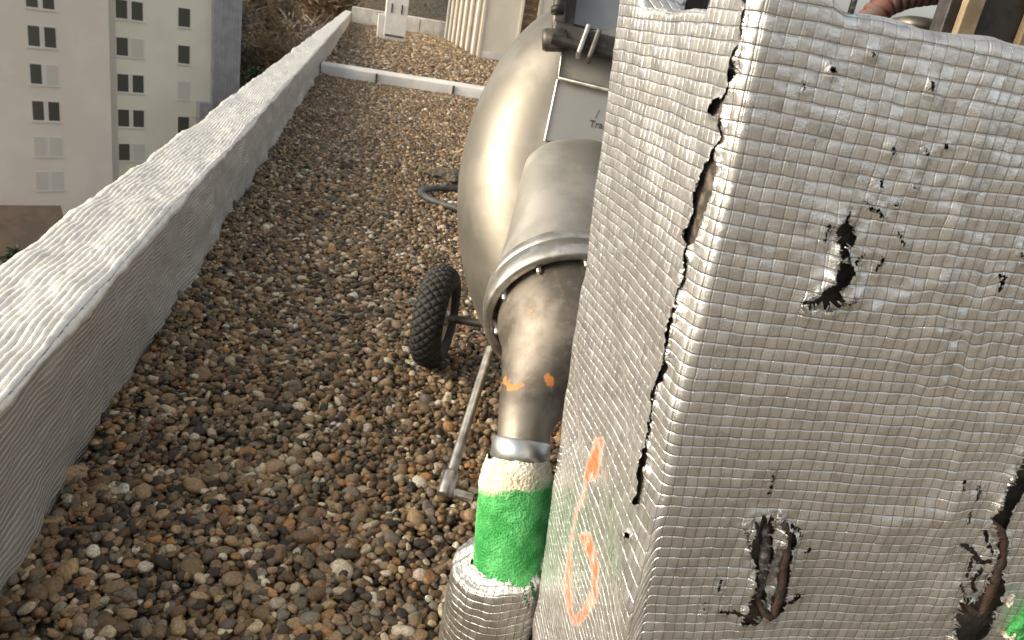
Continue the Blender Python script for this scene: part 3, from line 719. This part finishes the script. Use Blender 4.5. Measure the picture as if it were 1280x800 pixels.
    t.l(t.mix(fo, cc, (.46, .18, .05)), t.p.inputs["Base Color"]); t.inp(t.p.inputs["Metallic"], t.math('MULTIPLY', t.math('SUBTRACT', 1, fo), .8)); t.inp(t.p.inputs["Roughness"], t.ss(n3, .3, .7, .46, .62))
    t.l(t.bump(n3, .15, .003), t.p.inputs["Normal"])
    m = MB(); m.tube(pts, rr, 56, caps=False); m.build("reducer_pipe", t.m, root)
    d = pts[-1] - pts[-3]; d /= np.linalg.norm(d)
    m = MB(); q = onD(652, 556, 1.44); m.lathe([(.0495, -.012), (.0555, -.009), (.0565, .026), (.0545, .028), (.0545, .032), (.0575, .034), (.0575, .056), (.054, .060)], q, d, 56)
    m.build("pipe_collar", simple("blue_grey_zinc", (.42, .46, .50), .36, .85, scale=25, c2=(.56, .56, .54)), root)
    # hatch frame with hinge at the top
    Dh = 1.93; hr = empty_part("hatch", root)
    def bar(p, q, D, wd, dp, mat, name):
        P, Q = onD(*p, D), onD(*q, D); tt = Q - P; L = np.linalg.norm(tt); tt /= L; nn = np.cross(FWD, tt); nn /= np.linalg.norm(nn)
        mm = MB(); mm.box((P + Q) / 2, (L, wd, dp), (tt, nn, FWD)); return mm.build(name, mat, hr, .006)
    bar((690, 40), (870, 92), Dh, .040, .07, M_CAST, "bottom_rail"); bar((697, 40), (706, -80), Dh + .01, .032, .06, M_CAST, "side_rail")
    slab([(712, -80), (703, 32), (870, 76), (870, -80)], Dh + .03, .012, M_CAST, "door_plate", hr)
    slab([(728, -60), (716, 30), (870, 70), (870, -60)], Dh + .018, .010, M_BLUEG, "inset_panel", hr)
    for px, py in ((729, 52), (742, 58)):
        mm = MB(); P = onD(px, py, Dh - .05); ty = UP * cos(.35) + RT * sin(.35); tx = RT * cos(.35) - UP * sin(.35)
        mm.box(P, (.012, .075, .05), (tx, ty, FWD)); mm.build("hinge_lug", M_ALU if px < 735 else M_CAST, hr, .004)
    mm = MB(); mm.tube([onD(690, 48, Dh - .048), onD(850, 92, Dh - .048)], .011, 12); mm.build("hinge_rod", M_BLACK, hr)
    mm = MB(); mm.lathe([(.0001, -.03), (.024, -.03), (.028, -.02), (.028, .02), (.024, .03), (.0001, .03)], onD(693, 50, Dh - .02), RT, 20); mm.build("hinge_boss", M_CAST, hr)
    mm = MB(); mm.tube([onD(698, 12, Dh - .04), onD(703, -40, Dh - .04)], .014, 10); mm.lathe([(.0001, 0), (.017, 0), (.017, .014), (.0001, .014)], onD(697, 16, Dh - .05), UP, 14); mm.build("latch", M_BLACK, hr)
    # wheel
    Wc = onZ(537, 455, 0); ax2 = _rh * cos(rad(5)) - _fh * sin(rad(5)); R_, wd = .186, .055
    Wc = Wc + _z * (R_ + .003) + ax2 * .0
    wh = empty_part("wheel", root)
    m = MB(); pr = []
    for t_ in np.linspace(-pi * .80, pi * .80, 61):
        pr.append((R_ - .050 + .050 * cos(t_) * (1 if abs(t_) < 1.2 else .96), wd * sin(t_) ))
    n = 400; V = []; rf = np.array([0, 0, 1.0]); sd_ = np.cross(ax2, rf)
    for i, (r, hh) in enumerate(pr):
        for j in range(n):
            an = 2 * pi * j / n; rr_ = r
            k = abs(hh) / wd
            if r > R_ - .042:                                     # diamond tread blocks
                u1 = (j / n * 34 + hh / .034) % 1; u2 = (j / n * 34 - hh / .034) % 1
                if min(u1, u2) < .24: rr_ = r - .008
            V.append(Wc + ax2 * hh + (rf * cos(an) + sd_ * sin(an)) * rr_)
    mesh_np("tyre", V, [(i * n + j, i * n + (j + 1) % n, (i + 1) * n + (j + 1) % n, (i + 1) * n + j) for i in range(len(pr) - 1) for j in range(n)], M_RUBBER, wh)
    m = MB(); m.lathe([(.128, .046), (.112, .042), (.104, .030), (.05, .034), (.0001, .036)], Wc, ax2, 40); m.lathe([(.118, -.034), (.108, -.034), (.100, -.015), (.045, -.010), (.030, .03), (.026, .045), (.0001, .047)], Wc, ax2, 40)
    m.lathe([(.118, .034), (.110, .036), (.100, .018), (.045, .012), (.030, .03)], Wc, ax2, 40); m.build("rim", M_ALU, wh)
    m = MB(); m.tube([Wc + ax2 * .02, Wc + ax2 * .62 + _z * .03], .015, 12); m.build("axle", M_CAST, root)
    # prop leg
    p0, p1 = onD(613, 436, 2.38), onZ(558, 612, .03); m = MB(); m.tube([p0, p1], .0145, 14)
    leg = m.build("prop_leg", M_ALU, root)
    m = MB(); q = p0 - p1; q /= np.linalg.norm(q); m.lathe([(.0001, -.022), (.021, -.022), (.023, -.016), (.023, .045), (.019, .055), (.014, .056)], p1, q, 20)
    m.tube([p1 + _rh * .012 - _z * .006, p1 + _rh * .072 - _z * .012], .014, 12); m.build("foot", M_ALU, leg)
    tag(root, "stainless steel site machine with wheel, prop leg and dark outlet pipe behind the foil block", "machine")
def empty_part(name, parent):
    o = bpy.data.objects.new(name, None); COL.objects.link(o); o.parent = parent; o.empty_display_size = .1; return o
machine()

# green foam plug on the pipe end, standing in the wrapped stub
def foam_plug():
    root = empty("foam_plug")
    A, B = onD(646, 578, 1.425), onD(637, 712, 1.425); ax = A - B; L = np.linalg.norm(ax); ax /= L
    ref = RT - ax * (RT @ ax); ref /= np.linalg.norm(ref); sd_ = np.cross(ax, ref)
    def body(name, hs, rs, mat, seed, amp):
        n = 96; V = []
        for h_, r in zip(hs, rs):
            for j in range(n):
                an = 2 * pi * j / n; k = float(1)
                V.append((h_, r, an))
        V = np.array(V); x, y = np.cos(V[:, 2]), np.sin(V[:, 2])
        r = V[:, 1] * (1 + amp * fbm(x * 2.2 + seed, y * 2.2, V[:, 0] * 34, 3, seed=seed) + .022 * vnoise(x * 22, y * 22, V[:, 0] * 330, seed=seed + 7))
        hh = V[:, 0] + .005 * fbm(x * 2, y * 2, seed=seed + 3, z=x * 0) * sstep(0, .02, V[:, 1])
        P = B + ax * hh[:, None] + ref * (r * x)[:, None] + sd_ * (r * y)[:, None]
        return mesh_np(name, P, [(i * n + j, i * n + (j + 1) % n, (i + 1) * n + (j + 1) % n, (i + 1) * n + j) for i in range(len(hs) - 1) for j in range(n)], mat, root,
            attrs={"cover": (1.15 - sstep(L * .58, L * .86, hh) * (.62 + .55 * -x)) if name == "green_sleeve" else (.42 + .35 * x - (hh - L * .775) / (L * .27) * .7)})
    R_ = 46.5 / F_PX * 1.41
    hs = np.r_[np.linspace(-.05, L * .79, 54), L * .80]; k = (hs + .05) / .03
    rs = R_ * np.where(k < 1, .80 + .20 * np.sqrt(np.clip(1 - (1 - k) ** 2, 0, 1)), 1.0); rs[-1] *= .9
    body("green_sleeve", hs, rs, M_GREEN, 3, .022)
    hs = np.linspace(L * .775, L * 1.05, 22); k = (hs - hs[0]) / (hs[-1] - hs[0])
    body("foam_collar", hs, R_ * (.985 - .16 * k ** 2.6), M_FOAM, 9, .035)
    tag(root, "bright green painted foam plug with cream rim on the pipe end", "foam plug")
foam_plug()

def stub():
    root = empty("roof_outlet")
    c = onD(630, 703, 1.436); r = 63 / F_PX * 1.43; top = c[2]
    n, k = 120, 60; prof = []
    for z in np.linspace(-.02, top - .008, 42): prof.append((r * (1 + .12 * (1 - z / top) * .35), z))
    for a in np.linspace(0, pi / 2, 6)[1:]: prof.append((r - .008 + .008 * cos(a), top - .008 + .008 * sin(a)))
    for q in np.linspace(0, .032, 10)[1:]: prof.append((r - .008 - q, top + .034 * (q / .032) ** .9))
    V = []; UVs = []; H = []
    arc = np.r_[0, np.cumsum([math.dist(prof[i], prof[i + 1]) for i in range(len(prof) - 1)])]
    for i, (rr, z) in enumerate(prof):
        for j in range(n + 1):
            an = 2 * pi * j / n - pi / 2 * 3
            s = arc[i]; cx, cy = cos(an), sin(an); tp = max(0, (i - 38) / (len(prof) - 38))
            d = .003 * float(fbm(cx * 3, cy * 3, np.float64(z * 14), seed=91)) + tp * .006 * float(fbm(cx * 9, cy * 9, np.float64(s * 20), seed=92))
            V.append((c[0] + (rr + d) * cx, c[1] + (rr + d) * cy, z + (.022 * cx + .010) * max(0, z / top) + tp * .008 * float(vnoise(cx * 9, cy * 9, seed=93)) + tp * .005 * float(vnoise(cx * 2.1, cy * 2.1, seed=94))))
            UVs.append((j / n * 2 * pi * r / .0165, s / .0165)); H.append(0)
    V = np.array(V); px, py = proj(V); front = (V[:, 1] < c[1] + .02)
    hole = np.full(len(V), -20.0)
    for p, w in (([(668, 712), (682, 722), (676, 750), (670, 780), (664, 800)], 3.0), ([(655, 735), (660, 760)], 1.5), ([(676, 716), (684, 726)], 5.0), ([(664, 728), (668, 745)], 2.5), ([(592, 702), (601, 708)], 4.0)):
        hole = np.where(front, np.maximum(hole, w - seg_d(px, py, p)), hole)
    mesh_np("foil_skin", V, grid_faces(len(prof), n + 1)[:, ::-1], M_FOILS, root, uv=UVs, attrs={"hole": hole})
    m = MB(); m.lathe([(r - .010, -.02), (r - .010, top - .022), (.0001, top - .026)], (c[0], c[1], 0), (0, 0, 1), 48); m.build("pipe_core", M_MASTIC, root)
    tag(root, "short round outlet pipe wrapped in torn foil under the green plug", "roof outlet")
stub()

# ------------------------------------------------------------------ things behind and on top of the block
def ribbed_hose():
    root = empty("ribbed_hose"); Y = 1.75
    pix = [(1066, 60), (1084, 28), (1106, 5), (1136, -7), (1172, -12), (1208, -6), (1236, 14), (1254, 60)]
    P = np.array([onY(a, b, Y) for a, b in pix]); P = np.vstack([[P[0] + np.array([-.02, .05, -.55])], P, [P[-1] + np.array([.03, 0, -.6])]])
    P[0][2] = .05; P[-1][2] = .05
    t = np.linspace(0, len(P) - 1, 420); q = np.stack([np.interp(t, np.arange(len(P)), P[:, i]) for i in range(3)], -1)
    for _ in range(60): q[1:-1] = .5 * q[1:-1] + .25 * (q[2:] + q[:-2])
    s = np.r_[0, np.cumsum(np.linalg.norm(np.diff(q, axis=0), axis=1))]
    m = MB(); m.tube(q, .028 + .0035 * np.sign(np.sin(s / .020 * 2 * pi)), 16); m.build("hose_wall", M_REDHOSE, root)
    tag(root, "red brown ribbed hose arching behind the top of the foil block", "hose")
ribbed_hose()
def black_case():
    root = empty("black_board"); Y = 1.35
    a, b = onY(1176, 40, Y), onY(1400, 60, Y); W_ = b[0] - a[0]
    m = MB(); m.box((a[0] + W_ / 2, Y + .018, .82), (W_, .036, 1.64)); m.build("sheet", M_BLACK, root, .003)
    for p0, p1 in ((1192, 1214), (1274, 1296)):
        x0, x1 = onY(p0, 30, Y)[0], onY(p1, 30, Y)[0]; m = MB(); m.box(((x0 + x1) / 2, Y - .009, .82), (x1 - x0, .016, 1.66)); m.build("batten", M_WOOD, root, .002)
    tag(root, "black tarred board with tan timber battens behind the foil block", "board")
black_case()
def pipe_cap():
    root = empty("vent_pipe"); p = onY(1150, 30, 1.55); m = MB()
    m.lathe([(.045, 0), (.045, p[2] - .01)], (p[0], p[1], 0), (0, 0, 1), 24); m.build("pipe", M_FLASH, root)
    m = MB(); m.lathe([(.0001, p[2] - .015), (.056, p[2] - .015), (.056, p[2] + .004), (.03, p[2] + .012), (.0001, p[2] + .013)], (p[0], p[1], 0), (0, 0, 1), 24); m.build("cap", M_CAST, root)
    tag(root, "pale vent pipe with grey cap under the red brown hose", "vent pipe")
pipe_cap()
def hood():
    root = empty("steel_duct"); m = MB()
    m.box((.382, 1.02, 1.233), (.078, .04, .084)); m.build("duct_body", M_BLACK, root, .004)
    m = MB(); m.box((.447, 1.02, 1.231), (.05, .036, .080)); m.build("side_channel", M_BLUEG, root, .003)
    tag(root, "black steel duct seen through the dip in the top of the foil block", "duct")
hood()

# hose loop and scrap on the gravel
m = MB(); H0 = [onZ(a, b, .024) for a, b in ((640, 228), (600, 234), (570, 236), (545, 235), (530, 237), (525, 241), (532, 247), (550, 254), (575, 262), (610, 272), (650, 284))]
q = np.array(H0); t = np.linspace(0, len(q) - 1, 90); q = np.stack([np.interp(t, np.arange(len(q)), q[:, i]) for i in range(3)], -1)
for _ in range(6): q[1:-1] = .5 * q[1:-1] + .25 * (q[2:] + q[:-2])
m.tube(q, .021, 12); o = m.build("rubber_hose", M_HOSE); tag(o, "grey rubber hose bent in a loop on the gravel", "hose")
def rag():
    c = onZ(565, 222, .03); tv, tf = ico(5)
    d = 1 + .45 * fbm(tv[:, 0] * 2.1, tv[:, 1] * 2.1, tv[:, 2] * 2.1, 4, seed=101)
    V = c + tv * d[:, None] * np.array([.16, .20, .055])
    o = mesh_np("rag", V, tf, simple("dirty_cloth", (.16, .13, .09), .9, scale=30, c2=(.05, .042, .034), bump=.6, bscale=80, bdist=.01))
    tag(o, "dark dirty rag lying on the gravel behind the hose loop", "rag")
rag()
tv, tf = ico(3); d = 1 + .2 * fbm(tv[:, 0] * 1.2, tv[:, 1] * 1.2, tv[:, 2] * 1.2, 2, seed=103)
c = onZ(130, 526, .018); o = mesh_np("stone", c + tv * d[:, None] * np.array([.016, .020, .022]), tf, simple("black_stone", (.03, .032, .035), .6, scale=60)); tag(o, "single black stone against the foot of the foil parapet", "stone")

# ------------------------------------------------------------------ far roof structures
def vent_housing():
    root = empty("vent_housing"); m = MB(); x0, x1, y = .56, 1.22, 25.2
    m.box(((x0 + x1) / 2, y + .25, .95), (x1 - x0, .5, 1.9)); m.build("housing", M_WHITE, root, .02)
    m = MB(); m.box((x0 - .10, y + .22, .34), (.19, .4, .72)); m.build("side_box", M_WHITE, root, .015)
    for x in (.74, 1.04):
        m = MB(); m.box((x, y - .012, .92), (.035, .02, .26)); m.build("slot", M_BLACK, root)
    m = MB(); m.box(((x0 + x1) / 2, y - .012, .14), (x1 - x0 - .1, .018, .05)); m.build("base_strip", M_CAST, root)
    tag(root, "white sheet metal vent housing near the end of the roof", "vent housing")
vent_housing()
def enclosure():
    root = empty("roof_enclosure"); H = 3.0
    m = MB(); m.box((7.5, 28, H / 2), (8.3, 8.6, H)); m.build("inner_wall", simple("timber_louvre", (.33, .235, .14), .8, scale=3, c2=(.24, .16, .09)), root)
    def panel(x, y, w_, par=root):
        mm = MB(); mm.box((x + w_ / 2, y, H / 2 + .03), (w_, .06, H)); p = mm.build("panel", M_CREAM, par)
        mm = MB(); mm.box((x + .045, y - .045, H / 2 + .03), (.07, .028, H)); mm.box((x + w_ - .045, y - .045, H / 2 + .03), (.07, .028, H)); mm.build("edge_trim", M_CREAM, p)
        mm = MB(); mm.box((x + w_ / 2, y - .034, .12), (w_ - .2, .012, .20)); mm.build("foot_strip", M_FLASH, p)
    panel(3.24, 23.5, 1.17); panel(4.85, 23.62, 1.1); panel(6.3, 23.62, 1.2); panel(7.9, 23.62, 1.2)
    for k, y in enumerate(np.arange(24.4, 34, 1.5)):
        mm = MB(); mm.box((3.27 - .01, y, H / 2 + .03), (.07, .9, H)); p = mm.build("panel", M_CREAM, root)
        mm = MB(); mm.box((3.20, y - .42, H / 2 + .03), (.10, .06, H)); mm.build("edge_trim", M_WHITE, p)
    for y in np.arange(.25, H, .22):
        mm = MB(); mm.box((4.62, 23.66, y), (.40, .05, .10), ((1, 0, 0), (0, cos(.5), sin(.5)), (0, -sin(.5), cos(.5)))); mm.build("louvre", M_WOOD, root)
    mm = MB(); mm.box((7.4, 28, H + .12), (8.9, 9.6, .16)); mm.build("roof", M_FLASH, root)
    tag(root, "cream panelled roof enclosure with timber louvres on the far gravel", "enclosure")
enclosure()

# ------------------------------------------------------------------ apartment building
def apartments():
    root = empty("apartment_building")
    azd = rad(60); D = np.array([sin(azd), cos(azd), 0]); N = np.array([D[1], -D[0], 0])   # N points towards us
    P0 = np.array([-19.521, 68.501, 0])
    if (EYE - P0) @ N < 0: N = -N
    A = (D, N, _z)
    M_L = simple("pinkish_render", (.86, .79, .72), .9, scale=.25, var=.035, bump=.05, bscale=6); M_R = simple("greenish_render", (.85, .835, .715), .9, scale=.25, var=.035)
    M_SH = simple("roller_shutter", (.66, .635, .59), .6, scale=.2, var=.02); M_FR = simple("window_frame_white", (.74, .72, .68), .5, scale=.3, var=.02)
    M_CL = simple("grey_cladding", (.44, .445, .475), .55, .1, scale=1.2, c2=(.36, .365, .395))
    def blk(s0, s1, n0, n1, z0, z1, mat, name, par=root, bev=0):
        m = MB(); m.box(P0 + D * (s0 + s1) / 2 + N * (n0 + n1) / 2 + _z * (z0 + z1) / 2, (s1 - s0, n1 - n0, z1 - z0), A); return m.build(name, mat, par, bev)
    blk(-16, 0, -12, .35, -20.2, 6, M_L, "left_wing"); blk(.003, 8.1, -12, -.25, -20.2, 6, M_R, "right_wing")
    blk(8.103, 10.5, -9, .2, -20.2, 6, M_CL, "clad_tower")
    blk(.006, .62, -.249, -.20, -20, 6, simple("shaded_render_joint", (.64, .605, .55), .9, scale=.3, var=.03), "shaded_joint_strip")  # band between the wings, its shadow put into a darker colour
    for k in range(9): blk(8.16 + k * .26, 8.24 + k * .26, .2, .26, -20, 6, M_CL, "cladding_rib")
    blk(6.95, 8.08, -.24, .55, -11.5, -9.75, M_CL, "balcony")
    def window(s0, s1, zt, hgt, face, panes):
        f = blk(s0 - .06, s1 + .06, face + .002, face + .035, zt - hgt - .08, zt + .05, M_FR, "window")
        w_ = (s1 - s0) / len(panes); mid = .16 if len(panes) > 1 else 0
        for i, p in enumerate(panes):
            a = s0 + i * w_ + (mid if i else 0); b = s0 + (i + 1) * w_ - (mid if i == 0 and len(panes) > 1 else 0)
            top = zt
            if p == 's': blk(a, b, face + .036, face + .06, zt - hgt, zt, M_SH, "shutter", f)
            elif p == 'h':
                blk(a, b, face + .036, face + .06, zt - hgt * .55, zt, M_SH, "shutter", f); blk(a, b, face + .037, face + .045, zt - hgt, zt - hgt * .56, M_GLASS, "pane", f)
            else: blk(a, b, face + .036, face + .045, zt - hgt, zt, M_GLASS, "pane", f)
        blk(s0 - .12, s1 + .12, face + .002, face + .12, zt - hgt - .16, zt - hgt - .085, M_FR, "sill", f)
    for k, p in enumerate(('gg', 'gg', 'gs', 'gg', 'ss', 'ss')):
        window(-5.48, -3.68, -2.25 - 2.72 * k, 1.42, .35, p)
    for k, p in enumerate(('gg', 'gs', 'gg', 'gg', 'gs')):
        window(.67, 2.65, -2.37 - 2.81 * k, 1.36, -.25, p)
    for k, p in enumerate(('g', 'g', 's', 'g')):
        window(5.4, 6.32, -2.36 - 2.93 * k, 1.42, -.25, p)
    tag(root, "tall apartment building with pinkish and pale green rendered wings", "building")
apartments()

def low_house():
    root = empty("low_house"); Mr = simple("brown_roof_felt", (.115, .082, .058), .9, scale=.8, c2=(.085, .062, .046)); Mw = simple("white_render", (.62, .61, .57), .9, scale=.5)
    def P(px, py, dist):
        r = ray(px, py); return EYE + r * dist / math.hypot(r[0], r[1])
    ridge = [P(-160, 245, 60), P(76, 257, 60)]; eave = [P(-160, 312, 55.5), P(92, 318, 55.5)]
    zr = ridge[1][2]; ze = eave[1][2]
    for p in ridge: p[2] = zr
    for p in eave: p[2] = ze
    back = [2 * r_ - e_ + _z * 0 for r_, e_ in zip(ridge, eave)]
    for p in back: p[2] = ze
    m = MB(); t = np.array([0, 0, -.25])
    m.hexa([eave[0] + t, eave[1] + t, ridge[1] + t, ridge[0] + t, eave[0], eave[1], ridge[1], ridge[0]])
    m.hexa([ridge[0] + t, ridge[1] + t, back[1] + t, back[0] + t, ridge[0] + _z * .003, ridge[1] + _z * .003, back[1], back[0]])
    m.build("roof", Mr, root)
    b = -20.2; q = .06
    def lerp(a, c, f): return a * (1 - f) + c * f
    c0, c1, c2, c3 = lerp(eave[0], ridge[0], q), lerp(eave[1], ridge[1], q), lerp(back[1], ridge[1], q), lerp(back[0], ridge[0], q)
    ins = (c0 - c1) * .01; c1 = c1 + ins; c2 = c2 + ins
    m = MB(); m.hexa([np.array([*c[:2], b]) for c in (c0, c1, c2, c3)] + [np.array([*c[:2], ze - .2]) for c in (c0, c1, c2, c3)])
    m.add([np.array([*c1[:2], ze - .2]), np.array([*c2[:2], ze - .2]), ridge[1] + ins - _z * .3], [(0, 1, 2)]); m.build("wall", Mw, root)
    tag(root, "low house with brown pitched roof in front of the apartments", "house")
low_house()

# ------------------------------------------------------------------ trees
M_BARK = simple("bark", (.085, .07, .055), .95, scale=3, c2=(.05, .042, .034))
def leaf_mat(name, cols, rough=.9):
    t = NT(name); c = t.attr("tint", "Color"); t.l(c, t.p.inputs["Base Color"]); t.p.inputs["Roughness"].default_value = rough; return t.m
M_TWIG = leaf_mat("twigs_and_dry_leaves", None); M_NEEDLE = leaf_mat("needles", None)
def bare_tree_mesh(h, seed, pal, spread=.36, ntw=2600):
    r = np.random.default_rng(seed); m = MB(); tips = []
    def limb(p, d, L, rad_, lev):
        n = 5; pts = [p]
        for i in range(n):
            d = d + r.normal(0, .10 + .05 * lev, 3) + np.array([0, 0, .04]); d /= np.linalg.norm(d); pts.append(pts[-1] + d * L / n)
        m.tube(pts, np.linspace(rad_, rad_ * .5, n + 1), 6 if lev < 2 else 4, caps=False)
        if lev >= 1: tips.extend([(pts[i], d) for i in range(1, n + 1)])
        if lev < 3:
            for k in range((6, 5, 3)[lev]):
                f = r.uniform(.35, 1.0); i = int(f * n); q = pts[min(i, n)]
                a = r.uniform(0, 2 * pi); e = r.uniform(.3, 1.0)
                nd = d * .6 + np.array([cos(a), sin(a), r.uniform(-.1, .6)]) * e * (spread / .36); nd /= np.linalg.norm(nd)
                limb(q, nd, L * r.uniform(.45, .72), rad_ * .42, lev + 1)
    limb(np.zeros(3), np.array([0, 0, 1.0]), h * .5, h * .018, 0)
    T = np.array([t[0] for t in tips]); 
    idx = r.integers(0, len(T), ntw); base = T[idx] + r.normal(0, h * .02, (ntw, 3))
    d = r.normal(0, 1, (ntw, 3)); d[:, 2] = np.abs(d[:, 2]) * .8; d /= np.linalg.norm(d, axis=1)[:, None]
    L = h * r.uniform(.03, .085, ntw); s = np.cross(d, r.normal(0, 1, (ntw, 3))); s /= np.linalg.norm(s, axis=1)[:, None]
    wdt = h * r.uniform(.0008, .0022, ntw)
    leafy = r.random(ntw) < .30; wdt[leafy] = h * r.uniform(.003, .006, leafy.sum()); L[leafy] *= .35
    a = base - s * wdt[:, None]; b = base + s * wdt[:, None]; c = base + d * L[:, None] + s * wdt[:, None] * .6; e = base + d * L[:, None] - s * wdt[:, None] * .6
    V = np.stack([a, b, c, e], 1).reshape(-1, 3); Fq = np.arange(ntw * 4).reshape(-1, 4)
    col = np.array(pal)[r.integers(0, len(pal), ntw)] * r.uniform(.7, 1.3, ntw)[:, None]
    return m, V, Fq, np.repeat(col * 1.5, 4, 0)
BROWN = [(.15, .12, .085), (.18, .14, .095), (.12, .10, .075), (.20, .15, .095), (.10, .085, .065)]
GREY = [(.19, .175, .145), (.15, .135, .11), (.22, .20, .165), (.15, .12, .085)]
RUSS = [(.19, .135, .08), (.16, .115, .07), (.13, .10, .065), (.21, .145, .085)]
protos = {}
def tree(kind, loc, sc, rz, label):
    if kind not in protos:
        h, seed, pal = {'brown': (16, 1, BROWN), 'grey': (16, 2, GREY), 'russet': (16, 3, RUSS)}[kind]
        m, V, Fq, c = bare_tree_mesh(h, seed, pal, ntw=17000)
        root = bpy.data.objects.new("bare_tree", None); COL.objects.link(root)
        m.build("trunk", M_BARK, root); mesh_np("crown", V, Fq, M_TWIG, root, smooth=False, attrs={"tint": c}); protos[kind] = root; t = root
    else:
        p = protos[kind]; t = p.copy(); COL.objects.link(t)
        for ch in p.children:
            q = ch.copy(); COL.objects.link(q); q.parent = t
    t.location = loc; t.scale = (sc, sc, sc); t.rotation_euler = (0, 0, rz)
    tag(t, label, "tree", "bare trees beyond the roof"); return t
def at_az(az, dist, z=-20.2): return (dist * sin(rad(az)), dist * cos(rad(az)), z)
TR = [('brown', -7.3, 78, .92, "bare brown tree just right of the apartment building's grey tower"), ('grey', -5.6, 84, 1.12, "greyish bare tree, second right of the apartment tower"),
      ('russet', -4.0, 80, .95, "russet leaved tree midway between tower and roof corner"), ('brown', -2.4, 86, 1.08, "bare brown tree a little left of the roof's far corner"),
      ('grey', -.8, 95, 1.05, "greyish bare tree straight beyond the parapet's far corner"), ('russet', -6.6, 108, 1.25, "taller russet tree behind the first tree by the tower"),
      ('brown', -4.9, 112, 1.30, "tall brown tree in the back row between grey and russet trees"), ('russet', -3.0, 118, 1.28, "tall russet tree in the back row left of the roof corner"),
      ('brown', .9, 104, 1.15, "bare brown tree beyond the end parapet left of the vent housing"), ('grey', 2.6, 92, 1.1, "greyish bare tree seen right of the white vent housing"),
      ('brown', 4.2, 96, 1.1, "bare brown tree beyond the end parapet near the cream enclosure"), ('russet', -1.6, 124, 1.3, "tall russet tree in the back row above the roof corner"),
      ('brown', -8.6, 120, 1.3, "tall brown tree partly hidden behind the grey tower"), ('grey', -5.4, 140, 1.5, "tallest grey tree at the back of the wood")]
for i, (k, az, ds, sc, lb) in enumerate(TR): tree(k, at_az(az, ds), sc * 1.32, i * 2.1, lb)

def conifer(loc, h, wd, seed, label, par=None):
    r = np.random.default_rng(seed); n = 4200
    f = r.random(n) ** .75; z = h * (.06 + .94 * f); rad_ = wd * (1 - f) ** .8 * (.55 + .45 * r.random(n)); a = r.uniform(0, 2 * pi, n)
    lob = 1 + .25 * np.sin(a * 5 + z * 2.5); rad_ = rad_ * lob
    b = np.stack([rad_ * np.cos(a), rad_ * np.sin(a), z], -1)
    d = np.stack([np.cos(a), np.sin(a), r.uniform(-.5, .2, n)], -1) + r.normal(0, .25, (n, 3)); d /= np.linalg.norm(d, axis=1)[:, None]
    s = np.cross(d, r.normal(0, 1, (n, 3))); s /= np.linalg.norm(s, axis=1)[:, None]; L = h * .05 * r.uniform(.6, 1.3, n)[:, None]; w_ = h * .011
    V = np.stack([b - s * w_, b + s * w_, b + d * L + s * w_ * .4, b + d * L - s * w_ * .4], 1).reshape(-1, 3)
    col = np.array([(.045, .072, .036), (.06, .09, .045), (.035, .055, .03)])[r.integers(0, 3, n)] * r.uniform(.7, 1.3, n)[:, None]
    root = bpy.data.objects.new("conifer", None); COL.objects.link(root)
    m = MB(); m.tube([(0, 0, 0), (0, 0, h * .95)], [h * .018, h * .003], 8); m.build("trunk", M_BARK, root)
    mesh_np("crown", V, np.arange(n * 4).reshape(-1, 4), M_NEEDLE, root, smooth=False, attrs={"tint": np.repeat(col, 4, 0)})
    root.location = loc; tag(root, label, "conifer")
conifer(at_az(-6.9, 70), 14.0, 2.6, 1, "dark green conifer just right of the grey apartment tower")
conifer(at_az(-5.4, 72), 12.2, 2.3, 2, "smaller dark conifer second to the right of the grey tower")
conifer(at_az(-21.6, 40), 7.9, 1.6, 3, "green conifer in front of the low house's brown roof")
